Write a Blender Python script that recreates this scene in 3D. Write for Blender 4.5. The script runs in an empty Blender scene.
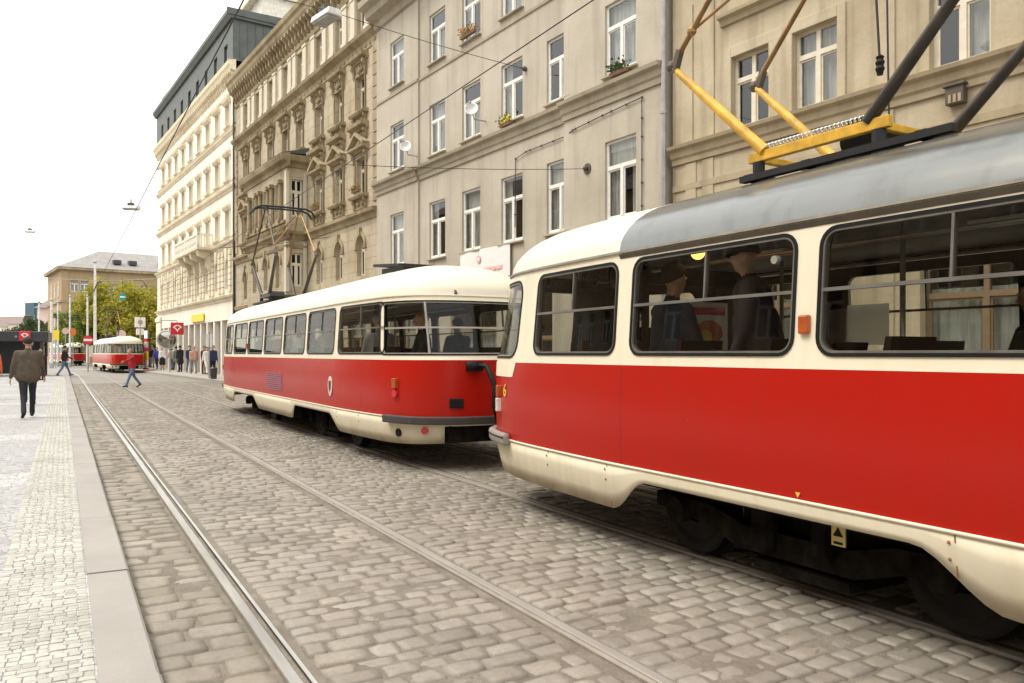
import bpy, bmesh, math, random
import numpy as np
from mathutils import Vector, Matrix, noise as mnoise
R = math.radians
random.seed(7); rng = np.random.default_rng(7)
sc = bpy.context.scene
C = sc.collection
PI = math.pi

# ------------------------------------------------------------------ materials
MATS = {}
def nodes(name):
    m = bpy.data.materials.new(name); m.use_nodes = True
    nt = m.node_tree; b = nt.nodes['Principled BSDF']
    MATS[name] = m
    return m, nt, b
def N(nt, t, **kw):
    n = nt.nodes.new(t)
    for k, v in kw.items():
        if k.startswith('i_'): n.inputs[k[2:].replace('_', ' ')].default_value = v
        else: setattr(n, k, v)
    return n
def coords(nt, scale=(1, 1, 1), gen='Object'):
    tc = N(nt, 'ShaderNodeTexCoord'); mp = N(nt, 'ShaderNodeMapping')
    mp.inputs['Scale'].default_value = scale
    nt.links.new(tc.outputs[gen], mp.inputs['Vector'])
    return mp.outputs['Vector']
def wcoords(nt, scale=(1, 1, 1)):
    g = N(nt, 'ShaderNodeNewGeometry'); mp = N(nt, 'ShaderNodeMapping')
    mp.inputs['Scale'].default_value = scale
    nt.links.new(g.outputs['Position'], mp.inputs['Vector'])
    return mp.outputs['Vector']
def noise(nt, vec, scale, detail=4, rough=.6):
    n = N(nt, 'ShaderNodeTexNoise'); n.inputs['Scale'].default_value = scale
    n.inputs['Detail'].default_value = detail; n.inputs['Roughness'].default_value = rough
    nt.links.new(vec, n.inputs['Vector']); return n.outputs['Fac']
def ramp(nt, fac, stops):
    r = N(nt, 'ShaderNodeValToRGB'); e = r.color_ramp.elements
    while len(e) < len(stops): e.new(.5)
    for el, (p, c) in zip(e, stops):
        el.position = p; el.color = (*c, 1) if len(c) == 3 else c
    nt.links.new(fac, r.inputs['Fac']); return r.outputs['Color']
def mixc(nt, fac, a, b, mode='MIX'):
    m = N(nt, 'ShaderNodeMix', data_type='RGBA', blend_type=mode)
    for sock, v in ((m.inputs['Factor'], fac), (m.inputs[6], a), (m.inputs[7], b)):
        if hasattr(v, 'links'): nt.links.new(v, sock)
        elif isinstance(v, (int, float)): sock.default_value = v
        else: sock.default_value = (*v, 1)
    return m.outputs[2]
def bump(nt, b, h, strength=.3, dist=.02):
    n = N(nt, 'ShaderNodeBump'); n.inputs['Strength'].default_value = strength
    n.inputs['Distance'].default_value = dist
    nt.links.new(h, n.inputs['Height']); nt.links.new(n.outputs['Normal'], b.inputs['Normal'])
def basic(name, col, rough=.6, metal=0, var=.18, scale=6, coat=0, emit=0, bumps=0, spec=.5):
    m, nt, b = nodes(name)
    v = coords(nt)
    f = noise(nt, v, scale, 5)
    c = ramp(nt, f, [(.3, tuple(x*(1-var) for x in col)), (.7, tuple(min(1, x*(1+var)) for x in col))])
    nt.links.new(c, b.inputs['Base Color'])
    b.inputs['Roughness'].default_value = rough; b.inputs['Metallic'].default_value = metal; b.inputs['Specular IOR Level'].default_value = spec
    if coat: b.inputs['Coat Weight'].default_value = coat; b.inputs['Coat Roughness'].default_value = .12
    if emit: b.inputs['Emission Color'].default_value = (*col, 1); b.inputs['Emission Strength'].default_value = emit
    if bumps: bump(nt, b, noise(nt, v, scale*8, 4), bumps, .01)
    return m
def stucco(name, col, dark, stain=.6, streak=.5, rust=None):
    m, nt, b = nodes(name)
    v = coords(nt)
    big = noise(nt, v, .5, 6, .62)
    vs = coords(nt, (2.2, 2.2, .16)); st = noise(nt, vs, 1.0, 5, .6)
    fine = noise(nt, v, 18, 4)
    c = mixc(nt, ramp(nt, big, [(.36, (0, 0, 0)), (.72, (stain,)*3)]), col, dark)
    c = mixc(nt, ramp(nt, st, [(.5, (0, 0, 0)), (.78, (streak,)*3)]), c, tuple(x*.72 for x in dark))
    c = mixc(nt, ramp(nt, fine, [(.3, (.18,)*3), (.7, (0, 0, 0))]), c, tuple(x*.8 for x in dark))
    nt.links.new(c, b.inputs['Base Color']); b.inputs['Roughness'].default_value = .9
    h = fine
    if rust:      # rusticated courses cut into the plaster
        br = N(nt, 'ShaderNodeTexBrick'); br.offset = .5
        vv = coords(nt); sw = N(nt, 'ShaderNodeSeparateXYZ'); cb = N(nt, 'ShaderNodeCombineXYZ')
        nt.links.new(vv, sw.inputs[0]); nt.links.new(sw.outputs[0], cb.inputs[0]); nt.links.new(sw.outputs[2], cb.inputs[1])
        nt.links.new(cb.outputs[0], br.inputs['Vector'])
        br.inputs['Scale'].default_value = 1; br.inputs['Mortar Size'].default_value = .022
        br.inputs['Brick Width'].default_value = rust[0]; br.inputs['Row Height'].default_value = rust[1]
        br.inputs['Mortar Smooth'].default_value = .4
        br.inputs['Color1'].default_value = br.inputs['Color2'].default_value = (1, 1, 1, 1)
        br.inputs['Mortar'].default_value = (0, 0, 0, 1)
        mt = N(nt, 'ShaderNodeMath', operation='MULTIPLY_ADD'); mt.inputs[1].default_value = .15
        nt.links.new(fine, mt.inputs[0]); nt.links.new(br.outputs['Color'], mt.inputs[2]); h = mt.outputs[0]
        bump(nt, b, h, .9, .04)
    else: bump(nt, b, h, .25, .01)
    return m
def glassy(name, tint=(.8, .84, .82), ior=1.5, rough=.0):
    m = bpy.data.materials.new(name); m.use_nodes = True; nt = m.node_tree
    for n in list(nt.nodes):
        if n.type != 'OUTPUT_MATERIAL': nt.nodes.remove(n)
    out = [n for n in nt.nodes if n.type == 'OUTPUT_MATERIAL'][0]
    t = N(nt, 'ShaderNodeBsdfTransparent'); t.inputs['Color'].default_value = (*tint, 1)
    g = N(nt, 'ShaderNodeBsdfGlossy'); g.inputs['Roughness'].default_value = rough
    fr = N(nt, 'ShaderNodeFresnel')
    ge = N(nt, 'ShaderNodeNewGeometry'); ma = N(nt, 'ShaderNodeMath', operation='MULTIPLY_ADD')      # a thin pane reflects alike from both sides
    nt.links.new(ge.outputs['Backfacing'], ma.inputs[0]); ma.inputs[1].default_value = 1/ior-ior; ma.inputs[2].default_value = ior; nt.links.new(ma.outputs[0], fr.inputs['IOR'])
    mx = N(nt, 'ShaderNodeMixShader')
    nt.links.new(fr.outputs[0], mx.inputs[0]); nt.links.new(t.outputs[0], mx.inputs[1]); nt.links.new(g.outputs[0], mx.inputs[2])
    nt.links.new(mx.outputs[0], out.inputs['Surface']); MATS[name] = m
    return m

def tram_paint(name, col, dirt, low=0, rough=.28, dirtamt=.5):
    m, nt, b = nodes(name)
    v = coords(nt)
    f = noise(nt, v, 1.1, 5); st = noise(nt, coords(nt, (3, 3, .35)), 2.2, 5)
    c = mixc(nt, ramp(nt, f, [(.4, (0, 0, 0)), (.75, (dirtamt*.6,)*3)]), col, dirt)
    c = mixc(nt, ramp(nt, st, [(.52, (0, 0, 0)), (.8, (dirtamt,)*3)]), c, dirt)
    if low:       # road dirt thrown up on the lower skirt
        s = N(nt, 'ShaderNodeSeparateXYZ'); nt.links.new(v, s.inputs[0])
        mr = N(nt, 'ShaderNodeMapRange'); mr.inputs['From Min'].default_value = .62; mr.inputs['From Max'].default_value = .3
        nt.links.new(s.outputs[2], mr.inputs['Value'])
        mu = N(nt, 'ShaderNodeMath', operation='MULTIPLY'); nt.links.new(mr.outputs[0], mu.inputs[0]); nt.links.new(noise(nt, v, 3.5, 6), mu.inputs[1])
        mu.use_clamp = True
        c = mixc(nt, mu.outputs[0], c, (.2, .14, .07))
    nt.links.new(c, b.inputs['Base Color'])
    rr = N(nt, 'ShaderNodeMapRange'); rr.inputs['To Min'].default_value = rough*.75; rr.inputs['To Max'].default_value = rough*1.6
    nt.links.new(noise(nt, v, 4, 4), rr.inputs['Value']); nt.links.new(rr.outputs[0], b.inputs['Roughness'])
    b.inputs['Specular IOR Level'].default_value = .2
    bump(nt, b, noise(nt, coords(nt, (1, 1, 1.4)), 1.3, 2), .16, .02)
    return m

def setts_mat(name, cols, spot=.3, grime=.4):
    m, nt, b = nodes(name)
    g = N(nt, 'ShaderNodeNewGeometry')
    c = ramp(nt, g.outputs['Random Per Island'], [(i/(len(cols)-1), k) for i, k in enumerate(cols)])
    v = wcoords(nt)
    c = mixc(nt, ramp(nt, noise(nt, v, 38, 6, .7), [(.35, (spot,)*3), (.65, (0, 0, 0))]), c, tuple(x*.5 for x in cols[0]))
    c = mixc(nt, ramp(nt, noise(nt, v, 1.3, 6, .65), [(.42, (0, 0, 0)), (.7, (grime,)*3)]), c, (.13, .11, .085))
    c = mixc(nt, ramp(nt, noise(nt, v, .33, 5, .62), [(.45, (0, 0, 0)), (.75, (grime*1.1,)*3)]), c, (.10, .085, .068))
    c = mixc(nt, ramp(nt, noise(nt, v, 9, 5, .7), [(.55, (0, 0, 0)), (.72, (grime*.9,)*3)]), c, (.10, .085, .07))
    nt.links.new(c, b.inputs['Base Color'])
    rr = ramp(nt, noise(nt, v, 5, 4), [(.3, (.48,)*3), (.7, (.82,)*3)]); nt.links.new(rr, b.inputs['Roughness'])
    bump(nt, b, noise(nt, v, 55, 6, .65), .4, .006)
    return m

def make_materials():
    setts_mat('setts', [(.225, .198, .158), (.305, .27, .22), (.265, .231, .184), (.32, .28, .225), (.285, .257, .215), (.36, .322, .266)], spot=.3, grime=.45)
    setts_mat('setts_dirty', [(.225, .195, .145), (.31, .27, .21), (.265, .23, .175), (.345, .305, .243)], grime=.45)
    setts_mat('mosaic', [(.40, .39, .34), (.50, .49, .44), (.45, .44, .39), (.36, .345, .30)], spot=.2, grime=.18)
    # joint filler between the setts
    m, nt, b = nodes('joint_sand'); v = wcoords(nt)
    c = ramp(nt, noise(nt, v, 2.2, 6, .7), [(.3, (.11, .092, .066)), (.5, (.175, .15, .115)), (.7, (.245, .215, .168))])
    c = mixc(nt, ramp(nt, noise(nt, v, 60, 4), [(.4, (0, 0, 0)), (.7, (.5,)*3)]), c, (.07, .06, .045))
    nt.links.new(c, b.inputs['Base Color']); b.inputs['Roughness'].default_value = .9
    bump(nt, b, noise(nt, v, 90, 4), .5, .005)
    m, nt, b = nodes('asphalt'); v = wcoords(nt)
    c = ramp(nt, noise(nt, v, .35, 6, .65), [(.3, (.20, .182, .157)), (.7, (.275, .255, .225))])
    c = mixc(nt, ramp(nt, noise(nt, v, 30, 4), [(.4, (0, 0, 0)), (.75, (.4,)*3)]), c, (.16, .145, .12))
    nt.links.new(c, b.inputs['Base Color']); b.inputs['Roughness'].default_value = .8
    # pavement of small stones laid in light and grey bands
    m, nt, b = nodes('pavement_mosaic'); v = wcoords(nt)
    vo = N(nt, 'ShaderNodeTexVoronoi'); vo.inputs['Scale'].default_value = 15; nt.links.new(v, vo.inputs['Vector'])
    vd = N(nt, 'ShaderNodeTexVoronoi', feature='DISTANCE_TO_EDGE'); vd.inputs['Scale'].default_value = 15; nt.links.new(v, vd.inputs['Vector'])
    s = N(nt, 'ShaderNodeSeparateXYZ'); nt.links.new(v, s.inputs[0])
    w = N(nt, 'ShaderNodeMath', operation='PINGPONG'); w.inputs[1].default_value = 2.6; nt.links.new(s.outputs[1], w.inputs[0])
    band = ramp(nt, w.outputs[0], [(.48, (0, 0, 0)), (.52, (1, 1, 1))])
    dist = ramp(nt, vd.outputs['Distance'], [(.0, (0, 0, 0)), (.09, (1, 1, 1))])
    c = mixc(nt, band, (.385, .39, .395), (.31, .315, .325))
    c = mixc(nt, .35, c, vo.outputs['Color'], 'OVERLAY')
    hs = N(nt, 'ShaderNodeHueSaturation'); hs.inputs['Saturation'].default_value = .15; nt.links.new(c, hs.inputs['Color'])
    c = mixc(nt, dist, (.26, .24, .2), hs.outputs[0])
    nt.links.new(c, b.inputs['Base Color']); b.inputs['Roughness'].default_value = .75
    bump(nt, b, dist, .6, .01)
    m, nt, b = nodes('kerb_granite'); v = wcoords(nt)
    c = ramp(nt, noise(nt, v, 1.2, 5), [(.3, (.265, .245, .22)), (.7, (.34, .318, .29))])
    c = mixc(nt, ramp(nt, noise(nt, v, 130, 3), [(.45, (0, 0, 0)), (.7, (.35,)*3)]), c, (.2, .17, .15))
    nt.links.new(c, b.inputs['Base Color']); b.inputs['Roughness'].default_value = .8
    bump(nt, b, noise(nt, v, 120, 3), .3, .004)
    m, nt, b = nodes('right_paving'); v = wcoords(nt)
    c = ramp(nt, noise(nt, v, 1.5, 6), [(.3, (.32, .29, .25)), (.7, (.42, .38, .335))])
    nt.links.new(c, b.inputs['Base Color']); b.inputs['Roughness'].default_value = .85
    # rail steel
    m, nt, b = nodes('rail_steel'); v = wcoords(nt, (6, .4, 6))
    c = ramp(nt, noise(nt, v, 3, 5), [(.3, (.42, .40, .37)), (.7, (.62, .6, .57))])
    nt.links.new(c, b.inputs['Base Color']); b.inputs['Metallic'].default_value = .85; b.inputs['Roughness'].default_value = .36
    m, nt, b = nodes('rail_dull'); v = wcoords(nt, (6, .4, 6))
    c = ramp(nt, noise(nt, v, 3, 5), [(.3, (.25, .225, .195)), (.7, (.36, .335, .3))])
    nt.links.new(c, b.inputs['Base Color']); b.inputs['Metallic'].default_value = .35; b.inputs['Roughness'].default_value = .6
    m, nt, b = nodes('rail_rust'); v = wcoords(nt)
    c = ramp(nt, noise(nt, v, 8, 6), [(.3, (.22, .18, .14)), (.7, (.34, .295, .25))])
    nt.links.new(c, b.inputs['Base Color']); b.inputs['Roughness'].default_value = .7; b.inputs['Metallic'].default_value = .2
    basic('rail_groove', (.05, .042, .033), .9); basic('rail_dust', (.26, .23, .185), .9)
    # facades
    stucco('grey_plaster', (.51, .46, .375), (.34, .295, .225), .75, .75)
    stucco('grey_trim', (.44, .39, .30), (.24, .2, .13), .7, .5)
    stucco('ornate_plaster', (.53, .465, .34), (.28, .215, .115), .8, .7, rust=(1.1, .42))
    stucco('ornate_trim', (.44, .36, .225), (.15, .105, .05), .95, .8)
    stucco('pale_pier', (.64, .585, .47), (.47, .41, .29), .5, .4)
    stucco('white_plaster', (.86, .81, .70), (.72, .64, .50), .5, .35)
    stucco('white_rustic', (.86, .81, .70), (.6, .52, .38), .6, .4, rust=(1.0, .36))
    stucco('white_trim', (.80, .73, .58), (.5, .39, .22), .6, .5)
    stucco('beige_plaster', (.53, .455, .325), (.30, .235, .14), .85, .9)
    stucco('beige_trim', (.47, .39, .26), (.25, .19, .11), .7, .6)
    stucco('brown_plaster', (.40, .29, .165), (.28, .19, .1), .5, .3)
    stucco('pink_plaster', (.62, .48, .42), (.5, .36, .3), .5, .3)
    stucco('cream_plaster', (.68, .6, .48), (.5, .42, .3), .5, .3)
    basic('soffit', (.2, .165, .11), .9, var=.3)
    basic('mansard_sheet', (.085, .095, .085), .55, .2, .2, 2)
    basic('roof_slate', (.235, .22, .205), .8, 0, .2, 1.5)
    basic('roof_brown', (.17, .13, .11), .8, 0, .2, 1.5)
    basic('penthouse', (.75, .71, .62), .8)
    basic('terracotta_trim', (.70, .60, .42), .8)
    basic('hill_haze', (.50, .52, .47), 1.0, 0, .12, .02)
    basic('window_white', (.74, .72, .67), .5, 0, .08)
    basic('window_cream', (.66, .6, .48), .5, 0, .1)
    basic('window_brown', (.25, .17, .1), .5, 0, .1)
    basic('room_dark', (.055, .05, .042), .95, 0, .5, 1.2)
    m, nt, b = nodes('curtain'); v = coords(nt, (1, 1, 1))
    c = ramp(nt, noise(nt, coords(nt, (9, 1, .8)), 2, 3), [(.3, (.42, .40, .36)), (.7, (.68, .66, .6))])
    nt.links.new(c, b.inputs['Base Color']); b.inputs['Roughness'].default_value = .95
    basic('blind', (.66, .68, .72), .9, 0, .06)
    glassy('house_glass', (.74, .78, .78), 1.85)
    glassy('tram_glass', (.74, .75, .71), 1.32)
    basic('drainpipe', (.33, .32, .31), .45, .5)
    basic('copper_dark', (.1, .08, .06), .6, .3)
    # trams
    tram_paint('tram_red', (.42, .012, .006), (.32, .022, .009), 0, .2, .4)
    tram_paint('tram_cream', (.80, .73, .57), (.62, .52, .34), 0, .32, .4)
    tram_paint('skirt_cream', (.77, .71, .55), (.5, .39, .22), 1, .4, .3)
    tram_paint('roof_cream', (.70, .65, .53), (.56, .49, .36), 0, .3, .3)
    m = tram_paint('roof_grey', (.20, .205, .195), (.12, .125, .118), 0, .17, .7)
    m.node_tree.nodes['Principled BSDF'].inputs['Metallic'].default_value = .75
    basic('rubber', (.012, .012, .012), .5, spec=.15)
    basic('frame_metal', (.20, .19, .17), .4, .6, .2)
    basic('black_metal', (.014, .014, .014), .55, .3, .3)
    basic('under_black', (.012, .0105, .009), .9, 0, .7, 9, spec=.05)
    basic('wheel_steel', (.016, .015, .014), .6, 0, .3, spec=.12)
    basic('bright_metal', (.62, .61, .57), .3, .8, .1)
    basic('bumper_grey', (.27, .25, .21), .5, .1, .2)
    basic('old_paint_buffer', (.06, .05, .05), .6)
    basic('inner_brown', (.075, .05, .03), .6, 0, .25, 3, spec=.2)
    basic('inner_ceiling', (.28, .265, .23), .7)
    basic('inner_floor', (.05, .045, .04), .8)
    basic('seat_red', (.035, .014, .011), .6, spec=.2)
    basic('panto_yellow', (.58, .33, .025), .5, .0, .35, 7)
    basic('panto_dark', (.06, .05, .04), .45, .5, .3)
    basic('panto_bronze', (.27, .16, .06), .45, .6, .3)
    basic('amber_lens', (.4, .08, .012), .25, 0, .2, 9, .4)
    basic('red_lens', (.55, .015, .03), .2, 0, .1, 9, .6)
    basic('clear_lens', (.72, .7, .64), .15, .2, .1, 9, .6)
    basic('lamp_glow', (1.0, .42, .08), .4, 0, 0, 1, 0, 3)
    basic('rust', (.25, .11, .04), .9)
    basic('number_yellow', (.75, .5, .06), .5, 0, .05)
    basic('warning_yellow', (.7, .58, .2), .5)
    basic('blue_grey_lines', (.30, .12, .2), .5)
    basic('emblem_pale', (.75, .6, .5), .5)
    # street things
    basic('pole_white', (.64, .64, .62), .5, .2)
    basic('pole_grey', (.35, .35, .34), .5, .4)
    basic('wire_black', (.02, .02, .02), .6)
    basic('sign_red', (.62, .02, .04), .45, 0, .05)
    basic('sign_white', (.82, .81, .79), .5, 0, .04)
    basic('sign_green', (.03, .26, .25), .5, 0, .05)
    basic('sign_yellow', (.85, .62, .04), .5, 0, .05)
    basic('sign_orange', (.6, .17, .03), .5, 0, .05)
    basic('sign_pink', (.6, .42, .38), .5, 0, .05)
    basic('shelter_dark', (.045, .045, .05), .4, .2)
    basic('blue_panel', (.015, .07, .11), .35, 0, .2)
    basic('mirror_grey', (.35, .34, .3), .12, .9)
    m, nt, b = nodes('paper_sheet'); b.inputs['Base Color'].default_value = (.8, .78, .74, 1); tr = N(nt, 'ShaderNodeBsdfTranslucent'); tr.inputs['Color'].default_value = (.8, .8, .78, 1); mx = N(nt, 'ShaderNodeMixShader')
    nt.links.new(b.outputs[0], mx.inputs[1]); nt.links.new(tr.outputs[0], mx.inputs[2]); nt.links.new(mx.outputs[0], [n for n in nt.nodes if n.type == 'OUTPUT_MATERIAL'][0].inputs['Surface'])
    basic('banner_white', (.78, .75, .72), .7, 0, .03)
    basic('banner_pink', (.75, .42, .4), .7, 0, .1)
    basic('terracotta', (.2, .12, .07), .9)
    # vegetation
    for nm, a, bb in (('leaf_gold', (.18, .19, .012), (.44, .37, .03)), ('leaf_olive', (.10, .15, .015), (.22, .26, .03)),
                      ('leaf_green', (.03, .06, .014), (.07, .1, .02)), ('flower_red', (.4, .05, .04), (.6, .2, .12))):
        m, nt, b = nodes(nm); g = N(nt, 'ShaderNodeNewGeometry')
        nt.links.new(ramp(nt, g.outputs['Random Per Island'], [(0, a), (1, bb)]), b.inputs['Base Color'])
        b.inputs['Roughness'].default_value = .6; tr = N(nt, 'ShaderNodeBsdfTranslucent'); mx = N(nt, 'ShaderNodeMixShader'); mx.inputs[0].default_value = .4
        o_ = [n for n in nt.nodes if n.type == 'OUTPUT_MATERIAL'][0]; nt.links.new(b.inputs['Base Color'].links[0].from_socket, tr.inputs['Color']); nt.links.new(b.outputs[0], mx.inputs[1]); nt.links.new(tr.outputs[0], mx.inputs[2]); nt.links.new(mx.outputs[0], o_.inputs['Surface'])
    basic('bark', (.07, .052, .035), .95, 0, .4, 8)
    # people
    for nm, col in (('skin', (.48, .28, .19)), ('hair_dark', (.03, .02, .013)), ('hair_grey', (.32, .3, .28)), ('hair_fair', (.3, .2, .1)),
                    ('jacket_brown', (.085, .065, .045)), ('trousers_black', (.014, .015, .02)), ('shoe_black', (.015, .012, .01)),
                    ('jeans', (.1, .15, .25)), ('cloth_red', (.36, .015, .03)), ('cloth_orange', (.5, .10, .02)), ('cloth_navy', (.022, .023, .035)),
                    ('cloth_black', (.018, .017, .018)), ('cloth_pink', (.65, .33, .27)), ('cloth_white', (.75, .73, .7)), ('cloth_tan', (.42, .34, .22)),
                    ('cloth_blue', (.045, .05, .28)), ('cloth_grey', (.22, .22, .23)), ('cloth_bluegrey', (.12, .15, .2)), ('cloth_maroon', (.12, .02, .03)), ('cloth_wine', (.02, .011, .013)), ('cloth_blue_navy', (.03, .04, .11)), ('eye_white', (.7, .68, .65))):
        basic(nm, col, .45 if nm == 'skin' else .85, 0, .22, 14)

# ------------------------------------------------------------------ mesh builder
class MB:
    def __init__(s): s.v = []; s.f = []; s.m = []
    def add(s, vs, fs, mi=0):
        o = len(s.v); s.v.extend([tuple(p) for p in vs]); s.f.extend([tuple(i+o for i in f) for f in fs]); s.m.extend([mi]*len(fs)); return s
    def box(s, x0, x1, y0, y1, z0, z1, mi=0):
        return s.add([(x0, y0, z0), (x1, y0, z0), (x1, y1, z0), (x0, y1, z0), (x0, y0, z1), (x1, y0, z1), (x1, y1, z1), (x0, y1, z1)],
                     [(0, 3, 2, 1), (4, 5, 6, 7), (0, 1, 5, 4), (1, 2, 6, 5), (2, 3, 7, 6), (3, 0, 4, 7)], mi)
    def cbox(s, c, d, mi=0):
        return s.box(c[0]-d[0]/2, c[0]+d[0]/2, c[1]-d[1]/2, c[1]+d[1]/2, c[2]-d[2]/2, c[2]+d[2]/2, mi)
    def bar(s, a, b, w, h, mi=0, up=(0, 0, 1)):
        a = Vector(a); b = Vector(b); d = (b-a).normalized(); u = Vector(up)
        if abs(d.dot(u)) > .97: u = Vector((1, 0, 0))
        r = d.cross(u).normalized(); u = r.cross(d).normalized()
        vs = []
        for p in (a, b):
            for i, j in ((-1, -1), (1, -1), (1, 1), (-1, 1)): vs.append(p+r*(w/2*i)+u*(h/2*j))
        return s.add(vs, [(0, 1, 2, 3), (7, 6, 5, 4), (0, 4, 5, 1), (1, 5, 6, 2), (2, 6, 7, 3), (3, 7, 4, 0)], mi)
    def tube(s, pts, r, n=8, mi=0, cap=True):
        pts = [Vector(p) for p in pts]; k = len(pts); rs = r if hasattr(r, '__len__') else [r]*k
        vs = []; u = None
        for i, p in enumerate(pts):
            d = (pts[min(i+1, k-1)]-pts[max(i-1, 0)]).normalized()
            if u is None:
                u = d.orthogonal().normalized()
            else:
                u = u - d*u.dot(d)
                u = u.normalized() if u.length > 1e-5 else d.orthogonal().normalized()
            w = d.cross(u)
            for j in range(n):
                a = 2*PI*j/n; vs.append(p+(u*math.cos(a)+w*math.sin(a))*rs[i])
        fs = []
        for i in range(k-1):
            for j in range(n):
                fs.append((i*n+j, i*n+(j+1) % n, (i+1)*n+(j+1) % n, (i+1)*n+j))
        if cap: fs.append(tuple(range(n-1, -1, -1))); fs.append(tuple((k-1)*n+j for j in range(n)))
        return s.add(vs, fs, mi)
    def prism(s, poly, axis, a, b, mi=0):
        """poly: 2D outline; axis 'x' 'y' 'z' is the extrusion direction."""
        def P(p, h): return {'x': (h, p[0], p[1]), 'y': (p[0], h, p[1]), 'z': (p[0], p[1], h)}[axis]
        n = len(poly); vs = [P(p, a) for p in poly]+[P(p, b) for p in poly]
        fs = [tuple(range(n)), tuple(range(2*n-1, n-1, -1))]+[(i, i+n, (i+1) % n+n, (i+1) % n) for i in range(n)]
        return s.add(vs, fs, mi)
    def disc(s, c, r, axis, t, n=24, mi=0):
        poly = [(r*math.cos(2*PI*i/n), r*math.sin(2*PI*i/n)) for i in range(n)]
        i0 = {'x': (1, 2, 0), 'y': (0, 2, 1), 'z': (0, 1, 2)}[axis]
        return s.prism([(p[0]+c[i0[0]], p[1]+c[i0[1]]) for p in poly], axis, c[i0[2]]-t/2, c[i0[2]]+t/2, mi)
    def ball(s, c, r, n=10, m=6, mi=0):
        rx, ry, rz = r if hasattr(r, '__len__') else (r, r, r); vs = []; fs = []
        for i in range(m+1):
            ph = PI*i/m
            for j in range(n):
                a = 2*PI*j/n; vs.append((c[0]+rx*math.sin(ph)*math.cos(a), c[1]+ry*math.sin(ph)*math.sin(a), c[2]+rz*math.cos(ph)))
        for i in range(m):
            for j in range(n): fs.append((i*n+j, (i+1)*n+j, (i+1)*n+(j+1) % n, i*n+(j+1) % n))
        return s.add(vs, fs, mi)
    def mesh(s, name, mats, smooth=False, bevel=0):
        me = bpy.data.meshes.new(name); me.from_pydata(s.v, [], s.f)
        for m in (mats if isinstance(mats, (list, tuple)) else [mats]): me.materials.append(MATS[m])
        if len(s.f):
            me.polygons.foreach_set('material_index', s.m)
            if smooth: me.polygons.foreach_set('use_smooth', [True]*len(s.f))
        bm = bmesh.new(); bm.from_mesh(me)
        bmesh.ops.remove_doubles(bm, verts=bm.verts, dist=1e-5) if smooth else None
        bmesh.ops.recalc_face_normals(bm, faces=bm.faces); bm.to_mesh(me); bm.free()
        me.update(); return me
    def build(s, name, mats, parent=None, loc=(0, 0, 0), rz=0, smooth=False, bevel=0, auto=None):
        me = s.mesh(name, mats, smooth or auto is not None)
        if auto is not None: me.set_sharp_from_angle(angle=R(auto))
        o = bpy.data.objects.new(name, me); C.objects.link(o); o.location = loc; o.rotation_euler = (0, 0, rz)
        if parent: o.parent = parent
        if bevel:
            md = o.modifiers.new('Bevel', 'BEVEL'); md.width = bevel; md.segments = 2; md.limit_method = 'ANGLE'; md.angle_limit = R(40)
        return o
def obj(name, me, parent=None, loc=(0, 0, 0), rz=0):
    o = bpy.data.objects.new(name, me); C.objects.link(o); o.location = loc; o.rotation_euler = (0, 0, rz)
    if parent: o.parent = parent
    return o
def thing(name, label, cat, loc=(0, 0, 0), rz=0, group=None):
    o = bpy.data.objects.new(name, None); C.objects.link(o); o.location = loc; o.rotation_euler = (0, 0, rz); o.empty_display_size = .3
    return tag(o, label, cat, group)
def tag(o, label, cat, group=None):
    o['label'] = label; o['category'] = cat
    if group: o['group'] = group
    return o
def struct(o, label=None):
    o['kind'] = 'structure'
    return o
def kids(o): return list(o.children)
def text_mesh(name, body, size, mat, parent, loc, rot, label=None, depth=.003):
    cu = bpy.data.curves.new(name, 'FONT'); cu.body = body; cu.size = size; cu.align_x = 'CENTER'; cu.align_y = 'CENTER'; cu.extrude = depth
    to = bpy.data.objects.new('src_text', cu); C.objects.link(to); dg = bpy.context.evaluated_depsgraph_get(); me = bpy.data.meshes.new_from_object(to.evaluated_get(dg)); bpy.data.objects.remove(to)
    me.materials.clear(); me.materials.append(MATS[mat])
    o = bpy.data.objects.new(name, me); C.objects.link(o); o.location = loc; o.rotation_euler = rot
    if parent: o.parent = parent
    return o

make_materials()
# ------------------------------------------------------------------ camera, light, sky
YAW = 29.8
cam = bpy.data.cameras.new('camera'); co = bpy.data.objects.new('camera', cam); C.objects.link(co)
co.location = (0, 0, 1.51); co.rotation_euler = (R(90), 0, R(-YAW)); sc.camera = co
cam.sensor_width = 36; cam.lens = 785/1024*36; cam.shift_y = 11.5/1024; cam.clip_end = 5000; cam.clip_start = .05
w = bpy.data.worlds.new('World'); sc.world = w; w.use_nodes = True; nt = w.node_tree
SUN_EL, SUN_AZ = 58, -70      # azimuth measured from +Y towards +X
bg = nt.nodes['Background']; sky = nt.nodes.new('ShaderNodeTexSky'); sky.sky_type = 'NISHITA'; sky.sun_disc = False
sky.sun_elevation = R(SUN_EL); sky.sun_rotation = R(SUN_AZ); sky.dust_density = 4; sky.air_density = 1.5
nt.links.new(sky.outputs[0], bg.inputs[0]); bg.inputs[1].default_value = .05
bg2 = nt.nodes.new('ShaderNodeBackground'); bg2.inputs[0].default_value = (1.0, .975, .915, 1); bg2.inputs[1].default_value = 1   # cloud cover, brighter overhead than at the horizon
tcw = nt.nodes.new('ShaderNodeTexCoord'); sep = nt.nodes.new('ShaderNodeSeparateXYZ'); mrw = nt.nodes.new('ShaderNodeMapRange')
nt.links.new(tcw.outputs['Generated'], sep.inputs[0]); nt.links.new(sep.outputs[2], mrw.inputs['Value']); mrw.inputs['To Min'].default_value = .72; mrw.inputs['To Max'].default_value = 1.45; nt.links.new(mrw.outputs[0], bg2.inputs[1])
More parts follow.
